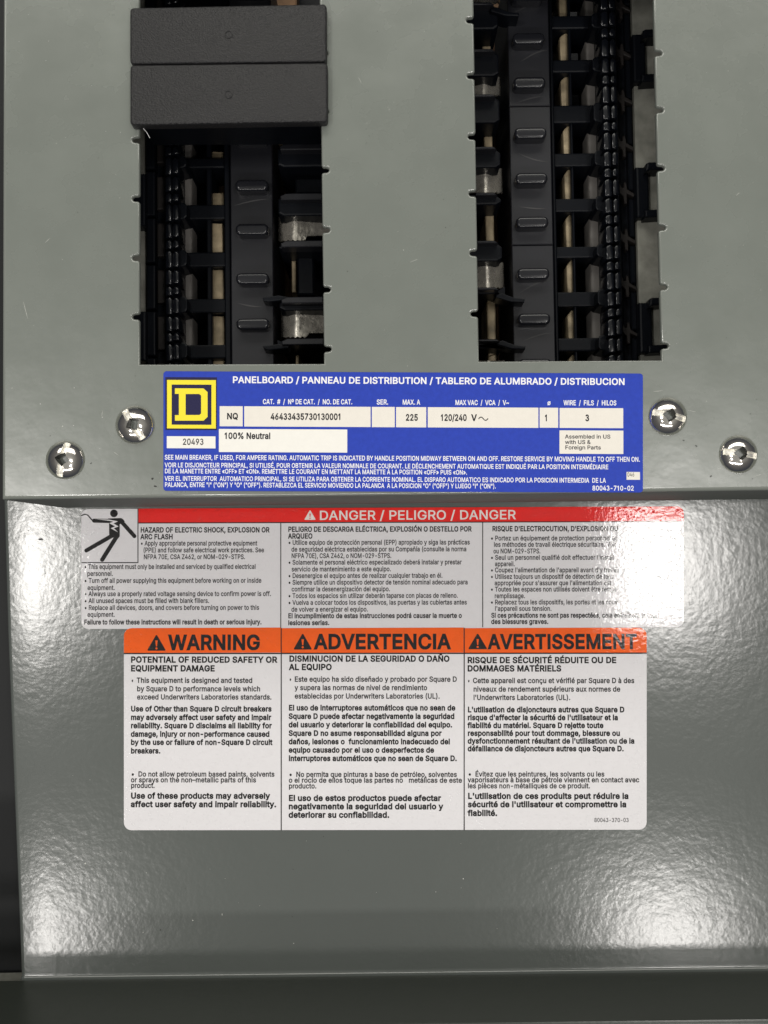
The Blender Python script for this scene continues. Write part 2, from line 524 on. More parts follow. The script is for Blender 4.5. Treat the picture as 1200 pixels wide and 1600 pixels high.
# ================================================================ breaker bus interior
inner = root('breaker_bus_interior', 'black plastic bus interior with metal clips behind the two cover openings',
             'electrical bus', (*P(610, 300, -1.2)[:2], -1.2))
YR = 565.0
XC = {'l': 362.0, 'r': 890.0}
def wx(px, z): return P(px, YR, z).x
def wy(py, z, b): return P(XC[b], py, z).y
def bpoly(pts, z, b): return [(wx(x, z), wy(y, z, b)) for x, y in pts]
def bit(name, b, x0, y0, x1, y1, z, depth, m, bevel=0.004, seg=1, smooth=False, par=None):
    return prism(name, bpoly([(x0, y0), (x0, y1), (x1, y1), (x1, y0)], z, b), z, depth, M[m], par or inner, bevel, seg, smooth)
def bitp(name, b, pts, z, depth, m, bevel=0.003, seg=1, smooth=False, par=None):
    return prism(name, bpoly(pts, z, b), z, depth, M[m], par or inner, bevel, seg, smooth)
TOPY = -50

def jaw(b, y0, y1, arm0, arm1, xi, xs, xb, xo, z=-0.36, tone='tin', ragged=True):
    """bent spring clip: xi inner end (low), xb the bright crown, xo where it runs under the cover"""
    n = 22; V = []; F = []
    for i in range(n + 1):
        t = i / n; x = xi + (xo - xi) * t
        s = abs(x - xi) / abs(xo - xi)
        sb = abs(xb - xi) / abs(xo - xi)
        zz = z - 0.075 * max(0, (sb - s) / sb) ** 1.8 - 0.03 * max(0, (s - sb)) / (1 - sb + 1e-6) * (1 if s > sb else 0)
        far = (x - xs) * (1 if xo > xi else -1) > 0
        wob = 1.3 * math.sin(x * 0.9) if ragged else 0
        ya, yb = (arm0, arm1) if far else (y0 + wob * 0.5, y1 + wob)
        for y in (ya, yb):
            V.append((wx(x, zz), wy(y, zz, b), zz))
        for y in (ya, yb):
            V.append((wx(x, zz), wy(y, zz, b), zz - 0.012))
    for i in range(n):
        a = 4 * i; c = 4 * (i + 1)
        q = [(a, a + 1, c + 1, c), (a + 1, a + 3, c + 3, c + 1), (a + 2, a, c, c + 2), (a + 3, a + 2, c + 2, c + 3)]
        F += q if xo > xi else [f[::-1] for f in q]
    F += [(0, 2, 3, 1)] if xo > xi else [(0, 1, 3, 2)]
    o = mesh_obj('spring_clip', V, F, M[tone], inner, smooth=True)
    o.data.set_sharp_from_angle(angle=math.radians(40))
    return o

def slot_boss(b, x0, x1, y):
    pts = []
    for q in rrect(x0 - 1, y - 9, x1 + 1, y + 9, 8, 6): pts.append(q)
    z = -0.30
    return prism('raised_boss', bpoly(pts, z, b), z, 0.07, M['boss'], inner, bevel=0.011, seg=4, smooth=True)

def bank(b, cfg):
    s = 1 if b == 'r' else -1
    X = cfg['X']
    # floor moulding between everything
    bit('base_moulding', b, X['o0'] - 30, TOPY - 20, X['o1'] + 30, 600, -0.95, 0.2, 'plastic')
    # centre channel, one length per module
    cuts = [TOPY] + cfg['mod'] + [610]
    for k in range(len(cuts) - 1):
        bit('channel_cover', b, X['p0'], cuts[k] + 0.6, X['p1'], cuts[k + 1] - 0.6, -0.35, 0.4, 'plastic_grey', 0.003)
    for y in cfg['slots']: slot_boss(b, X['s0'], X['s1'], y)
    # bars seen in the windows
    bit('bus_bar', b, X['c0'] - 8, TOPY, X['c1'] + 2, 610, -0.60, 0.1, 'copper', 0.006, 3, True)
    for k, (y0, y1, dx) in enumerate(cfg['tabs']):
        xa, xb = X['c0'] - dx, X['c1']
        if b == 'r': pts = [(xa, y0 + 9), (xa + 1, y1 + 8), (xb, y1 + 8), (xb, y0 - 1 + k % 3), (xb - 3, y0 + k % 2), (xa + 2, y0 + 6)]
        else: pts = [(xa, y0), (xa, y1 + 8), (xb - dx, y1 + 8), (xb - dx - 0.5, y0 + k % 2)]
        bitp('bus_tab', b, pts, -0.45 - 0.004 * (k % 3), 0.12, 'brass', 0.004, 2, True)
    rib = sorted(cfg['cross'])
    for k in range(len(rib) - 1):
        g0, g1 = rib[k][1] + 2 + k % 2, rib[k + 1][0] + 8
        if g1 - g0 > 18: bit('support_plate', b, X['g0'], g0, X['g1'], g1, -0.47, 0.1, 'alu', 0.014, 4, True)
    bit('support_plate', b, X['g0'], rib[-1][1] + 2, X['g1'], 610, -0.47, 0.1, 'alu', 0.014, 4, True)
    bit('channel_wall', b, X['w0'], TOPY, X['w1'], 610, -0.40, 0.4, 'plastic', 0.004)
    bit('channel_wall', b, X['v0'], TOPY, X['v1'], 610, -0.43, 0.4, 'plastic', 0.004)
    for (y0, y1) in cfg['cross']:
        bit('cross_rib', b, X['k0'], y0, X['k1'], y1, -0.42, 0.18, 'plastic', 0.006, 2)
        xa, xb = X['h0'], X['h1']
        bitp('hook', b, [(xa, y0 + 1), (xa, y1 - 6), (xa + 3, y1 - 2), (xb, y1 + 1), (xb, y0 - 6), (xa + 3, y0 - 3)] if b == 'r' else
             [(xa, y0 - 6), (xa, y1 + 1), (xb - 3, y1 - 2), (xb, y1 - 6), (xb, y0 + 1), (xb - 3, y0 - 3)], -0.36, 0.25, 'plastic', 0.005, 2)
    # toothed latch rail, arched teeth in a 26-17-30 rhythm
    y = cfg['t0']; k = 0
    steps = (26, 17, 30)
    def arch(x0, x1, ya, yb, pk):
        w = x1 - x0
        return [(x0, yb), (x1, yb), (x1, ya + 4), (x1 - w * .25, ya + 1), (x0 + w * (.6 if pk else .4), ya), (x0 + w * .2, ya + 1.5), (x0, ya + 4)]
    bit('latch_rail', b, X['t0'] - 1, TOPY, X['t2'] + 1, 610, -0.36, 0.4, 'plastic', 0.004)
    while y < 600:
        st = steps[k % 3]
        bitp('latch_tooth', b, arch(X['t0'], X['t1'], y + 1, y + st - 1, True), -0.30, 0.1, 'tooth', 0.0065, 3, True)
        bitp('latch_tooth', b, arch(X['t1'] + 1, X['t2'], y + 2, y + st - 3, False), -0.315, 0.1, 'tooth', 0.005, 2, True)
        y += st; k += 1
    # outer flank: panels with angled joints
    bit('outer_flank', b, X['f0'], TOPY, X['f1'], 610, -0.42, 0.4, 'plastic', 0.004)
    for y in cfg['joint']:
        if b == 'r':
            xa, xb = X['f0'], X['f1']
            bitp('angled_joint', b, [(xa - 2, y - 12), (xa - 4, y + 4), (xa + 5, y + 12), (xa + 7, y + 24), (xa + 11, y + 24), (xa + 11, y + 8),
                  (xb - 3, y + 14), (xb - 3, y + 9), (xa + 12, y + 2), (xa + 10, y - 9), (xa + 7, y - 9), (xa + 6, y - 1), (xa + 3, y - 1)], -0.385, 0.06, 'plastic_brown', 0.002)
            bit('flank_panel', b, xa + 14, y + 17, xb - 4, y + 76, -0.39, 0.06, 'plastic', 0.004)
        else:
            xa, xb = X['f0'], X['f1']
            bit('flank_panel', b, xa + 3, y, xa + 17, y + 69, -0.37, 0.1, 'plastic', 0.006, 2)
            bit('flank_panel', b, xa + 20, y + 8, xb - 4, y + 60, -0.39, 0.06, 'plastic_brown', 0.005, 2)
    return

bank('r', dict(
    X=dict(o0=748, o1=1034, p0=803, p1=868, s0=812, s1=861, c0=888, c1=897.5, g0=926, g1=949, w0=868.5, w1=874, v0=898.5, v1=903,
           k0=868, k1=952, h0=936, h1=952, t0=951, t1=963, t2=974, f0=975, f1=1001),
    mod=[-52 + 1, 165, 382], slots=[-10, 58, 127, 206, 277, 345.5, 426, 497, 568],
    cross=[(-44, -23), (24, 45), (93, 113), (164, 192), (239, 260), (310, 331), (385, 403), (456, 479), (528, 549)],
    tabs=[(-20, 24, 3), (50, 93, 3), (118, 164, 3), (196, 239, 1), (264, 310, 0.5), (334, 385, 0), (407, 456, 0), (484, 528, 0), (554, 600, 0)],
    t0=-57, joint=[-68, 5, 78, 150, 222, 295, 368, 441, 514]))
bank('l', dict(
    X=dict(o0=218, o1=506, p0=362, p1=428, s0=370, s1=420, c0=333, c1=351.5, g0=281, g1=301, w0=352, w1=361.5, v0=324, v1=332,
           k0=279, k1=362, h0=279, h1=293, t0=259, t1=269, t2=280, f0=226, f1=262),
    mod=[200], slots=[-20, 20, 213, 289, 358, 435, 506],
    cross=[(-30, 12), (185, 206), (246, 262), (319, 342), (393, 416), (466, 488), (538, 560)],
    tabs=[(-25, 12, 0), (236, 247, 0), (301, 319, 0), (348, 393, 2), (421, 466, 1), (493, 538, 0.5), (563, 600, 0.5)],
    t0=-20, joint=[-14, 55, 124, 193, 266, 339, 412, 485, 558]))

# clips of the right bank
Z1 = -0.33
for y0, y1 in ((-28, 2), (119, 146), (262, 299), (409, 448), (562, 600)):
    jaw('r', y0, y1, y0, y1, 790, 775, 762, 735)
for y0, y1 in ((45, 74), (192, 228), (319, 376), (458, 529), (543, 560)):
    bit('stab_blade', 'r', 762, y0 - 8, 776, y1 + 8, -0.42, 0.2, 'brass', 0.008, 3, True)
    bitp('blade_tip', 'r', [(762, y0 - 2), (763, y0 + 13), (775, y0 + 8), (774, y0 - 6)], -0.40, 0.08, 'brass', 0.006, 3, True)
bit('side_strip', 'r', 776, TOPY, 800, 610, -0.80, 0.1, 'copper', 0.01, 2)
def shroud(b, y0, y1, arm=None, lip=True):
    if b == 'r':
        a = [(735, y0), (735, y1), (780, y1), (788, y1 - 5), (788, y0 + 7), (778, y0)]
        bitp('clip_shroud', b, a, -0.30, 0.40, 'plastic', 0.007, 2)
        if lip: bitp('shroud_lip', b, [(748, y0 - 3), (748, y0 + 1), (782, y0 + 1), (776, y0 - 3)], -0.26, 0.06, 'plastic_grey', 0.003)
        if arm: bitp('locating_arm', b, [(776, arm - 9), (777, arm - 5), (800, arm + 2), (821, arm + 3), (822, arm - 2), (806, arm - 4), (786, arm - 12)], -0.28, 0.08, 'plastic', 0.004, 2)
    else:
        a = [(437, y0 + 8), (437, y1 - 4), (446, y1), (520, y1), (520, y0), (446, y0)]
        bitp('clip_shroud', b, a, -0.30, 0.40, 'plastic', 0.007, 2)
        if lip: bitp('shroud_lip', b, [(440, y0 + 3), (441, y0 + 9), (506, y0 + 9), (506, y0 - 1), (449, y0 - 1)], -0.26, 0.06, 'plastic_grey', 0.003)
        if arm: bitp('locating_arm', b, [(411, arm - 3), (412, arm + 2), (420, arm + 4), (450, arm + 1), (452, arm - 3), (436, arm - 6)], -0.28, 0.08, 'plastic', 0.004, 2)
for y0, y1, a in ((4, 44, 21), (77, 117, None), (148, 190, None), (230, 260, None), (302, 318, None), (377, 406, None), (450, 457, 468), (531, 542, 542)):
    shroud('r', y0, y1, a)
# clips of the left bank
jaw('l', 200, 226, 200, 223, 438, 505, 462, 520, tone='brass', ragged=False)
jaw('l', 340, 377, 345, 370, 437, 479, 463, 520)
jaw('l', 488, 528, 492, 522, 440, 480, 465, 520)
jaw('l', 30, 60, 34, 56, 438, 480, 462, 520)
shroud('l', 226, 262); shroud('l', 304, 338); shroud('l', 378, 392); shroud('l', 466, 486, 468); shroud('l', 531, 541, 544)
bit('side_strip', 'l', 428, TOPY, 470, 610, -0.80, 0.1, 'copper', 0.01, 2)
bit('clip_shroud', 'l', 464, 262, 520, 304, -0.42, 0.3, 'plastic', 0.006)
bit('clip_shroud', 'l', 466, 392, 492, 462, -0.40, 0.3, 'plastic', 0.006)
bit('stab_blade', 'l', 457, 408, 464, 458, -0.43, 0.2, 'brass', 0.006, 2)
bit('stab_blade', 'l', 462, 556, 467, 600, -0.43, 0.2, 'brass', 0.006, 2)
# galvanised mounting strips with black brackets
bit('mounting_strip', 'r', 1001, TOPY, 1060, 620, -0.38, 0.03, 'galv', 0.004)
for y0, y1 in ((50, 129), (258, 341), (470, 553)):
    bit('bracket', 'r', 1001, y0 + 4, 1021, y1, -0.345, 0.1, 'plastic', 0.008, 2)
    bitp('bracket_ear', 'r', [(1016, y0 + 12), (1018, y0 - 2), (1022, y0 - 4), (1060, y0 - 4), (1060, y0 + 8), (1026, y0 + 8)], -0.31, 0.1, 'plastic', 0.008, 2)
    bitp('bracket_ear', 'r', [(1014, y1 - 12), (1014, y1), (1060, y1 - 2), (1060, y1 - 14)], -0.32, 0.1, 'plastic', 0.006, 2)
bit('mounting_strip', 'l', 190, TOPY, 227, 620, -0.40, 0.03, 'galv', 0.004)
for y0, y1 in ((269, 351), (484, 562), (60, 140)):
    bit('bracket', 'l', 190, y0, 228, y1, -0.34, 0.1, 'plastic', 0.008, 2)

# ================================================================ blank filler plates
def filler(pts, nub, label):
    r = root('blank_filler_plate', label, 'filler plate', (*P(357, nub[1], 0.055)[:2], 0.055), group='black blank filler plates in the left opening')
    prism('plate_face', unp(pts, 0.038), 0.038, 0.036, M['filler'], r, bevel=0.0075, seg=3, smooth=True)
    pr = [(nub[0] + 6.5 * math.cos(a * math.pi / 12), nub[1] + 6.5 * math.sin(a * math.pi / 12)) for a in range(24)]
    z = 0.0398
    o1 = unp(pr, z); i1 = offset(ccw(o1), -0.0030)
    o1 = ccw(o1); n = 24
    V = [(x, y, z) for x, y in offset(o1, -0.0006)] + [(x, y, z) for x, y in i1] + [(x, y, 0.0375) for x, y in o1] + [(x, y, 0.0375) for x, y in i1]
    F = []
    for i in range(n):
        j = (i + 1) % n
        F += [(i, j, n + j, n + i), (i, 2 * n + i, 2 * n + j, j), (n + i, n + j, 3 * n + j, 3 * n + i)]
    mesh_obj('moulded_ring', V, F, M['filler'], r, smooth=False)
    sk = [(pts[0][0] + 12, nub[1] - 38), (pts[0][0] + 12, nub[1] + 44), (498, nub[1] + 43), (498, nub[1] - 38)]
    prism('snap_body', unp(sk, -0.03), -0.01, 0.2, M['plastic'], r, bevel=0.01, seg=2)
filler(px_rrect(202.7, 11.5, 510.3, 5.5, 99.2, 95.6, 6), (357, 53.5), 'upper of the two black pebbled blank filler plates in the left opening')
filler(px_rrect(202.9, 101.0, 511.8, 97.4, 194.8, 189.8, 6), (357, 147), 'lower black pebbled blank filler plate, its edge over the open left slot')

# tiny loose fibre under the lower filler
lr = root('lint_fibre', 'tiny white loose fibre under the left end of the lower filler plate', 'fibre', (*P(229, 206, 0.0)[:2], 0.0))
lp_ = [(222.5, 197), (225, 202), (229.5, 207), (234, 215.5)]
V = []
for i, (x, y) in enumerate(lp_):
    p = P(x, y, 0.01)
    for a in range(4):
        V.append((p.x + 0.0012 * math.cos(a * 1.57), p.y + 0.0012 * math.sin(a * 1.57) * 0.5, 0.01 + 0.0012 * math.sin(a * 1.57)))
F = [(4 * i + a, 4 * i + (a + 1) % 4, 4 * i + 4 + (a + 1) % 4, 4 * i + 4 + a) for i in range(3) for a in range(4)]
mesh_obj('fibre_strand', V, F, M['lint'], lr)

# ================================================================ wear: flecks, scratches, scuffs
M['fleck'] = mat('dark_dirt_fleck', (0.02, 0.02, 0.018, 1), 0.8)
M['scratch'] = mat('pale_scratch', (0.55, 0.56, 0.52, 1), 0.6)
M['scuff'] = mat('scuffed_plastic', (0.036, 0.036, 0.038, 1), 0.5)
def flecks(name, spots, z, m, parent, b=None):
    V, F = [], []
    for (x, y, w, h, a) in spots:
        n = 7; n0 = len(V); ca, sa = math.cos(a), math.sin(a)
        for k in range(n):
            t = 2 * math.pi * k / n; r = random.uniform(0.6, 1.1)
            u, v = w * r * math.cos(t), h * r * math.sin(t)
            p = P(x + u * ca - v * sa, y + u * sa + v * ca, z); V.append((p.x, p.y, z))
        F.append(tuple(range(n0 + n - 1, n0 - 1, -1)))
    o = mesh_obj(name, V, F, m, parent); o['kind'] = 'stuff'; return o
def rnd(n, x0, y0, x1, y1, s0, s1, ok=lambda x, y: True):
    out = []
    while len(out) < n:
        x, y = random.uniform(x0, x1), random.uniform(y0, y1)
        if ok(x, y): s = random.uniform(s0, s1); out.append((x, y, s, s * random.uniform(0.4, 0.8), random.uniform(0, 3)))
    return out
solid = lambda x, y: not (195 < x < 525 and y < 575) and not (725 < x < 1055 and y < 575) and not (250 < x < 1010 and y > 575)
flecks('dirt_flecks', rnd(26, 15, 20, 1190, 755, 0.5, 1.1, solid) + [(1088, 697, 2.6, 1.2, 0.5), (1068, 688, 1.8, 0.9, 0.2), (1111, 744, 2.2, 1.0, -0.5),
       (142, 724, 2.2, 1.0, -0.6), (243, 760, 3, 1.5, 0.2), (238, 748, 2.2, 2, 0.2), (1176, 748, 1.2, 1.0, 0)], 0.0004, M['fleck'], cover)
flecks('dust_flecks', rnd(46, 15, 20, 1190, 755, 0.45, 1.0, solid) + [(160, 652, 1.4, 1.0, 0), (116, 606, 1.2, .8, 0), (98, 666, 1.2, 1, 0), (115, 665, 1, .8, 0)],
       0.0005, M['scratch'], cover)
def scr(x0, y0, x1, y1, w=0.35):
    return ((x0 + x1) / 2, (y0 + y1) / 2, math.hypot(x1 - x0, y1 - y0) / 2, w, math.atan2(y1 - y0, x1 - x0))
flecks('scratches', [scr(176, 705, 186, 712), scr(1074, 641, 1090, 644), scr(1020, 672, 1040, 678), scr(968, 640, 975, 646), scr(1120, 733, 1128, 731),
       scr(1020, 612, 1038, 610), scr(160, 640, 159, 652), scr(70, 380, 78, 372), scr(1150, 306, 1156, 300), scr(36, 470, 44, 500), scr(1176, 745, 1190, 741),
       scr(560, 120, 566, 133), scr(640, 410, 655, 404)], 0.0006, M['scratch'], cover)
below = lambda x, y: not (120 < x < 1075 and y < 985) and not (188 < x < 1016 and y < 1302) and x > 40
flecks('dirt_flecks', rnd(34, 40, 812, 1190, 1480, 0.4, 1.0, below) + [(63.5, 842.7, 4.6, 1.9, -0.1), (44, 829, 1.3, 1, 0), (1104, 880, 1.6, .8, .4), (251, 1453, 1.2, 1, 0)],
       ZP + 0.0005, M['fleck'], lp)
flecks('dust_flecks', rnd(34, 40, 812, 1190, 1480, 0.4, 0.9, below) + [(133, 1349, 1.2, 1.6, 0), (301, 1438, 1.5, 1, 0.6), (347, 1429, .6, 2, 0)],
       ZP + 0.0006, M['scratch'], lp)
def arc_scuff(b, pts, w):
    V, F = [], []
    z = -0.3488
    for k, (x, y) in enumerate(pts):
        e = w * math.sin(math.pi * (k + 0.3) / (len(pts) - 0.4))
        V += [(wx(x, z), wy(y - e, z, b), z), (wx(x, z), wy(y + e, z, b), z)]
    F = [(2 * k, 2 * k + 1, 2 * k + 3, 2 * k + 2) for k in range(len(pts) - 1)]
    mesh_obj('scuff_mark', V, F, M['scuff'], inner)
for (x0, y0, x1, y1) in ((812, 20, 866, 2), (822, 96, 866, 78), (814, 160, 860, 150), (815, 238, 862, 252), (812, 458, 862, 438), (818, 532, 864, 520), (816, 322, 860, 326)):
    arc_scuff('r', [(x0 + (x1 - x0) * t / 8, y0 + (y1 - y0) * math.sin(t / 8 * math.pi / 2)) for t in range(9)], 1.1)
for (x0, y0, x1, y1) in ((366, 322, 422, 312), (372, 474, 410, 480)):
    arc_scuff('l', [(x0 + (x1 - x0) * t / 8, y0 + (y1 - y0) * math.sin(t / 8 * math.pi / 2)) for t in range(9)], 1.1)

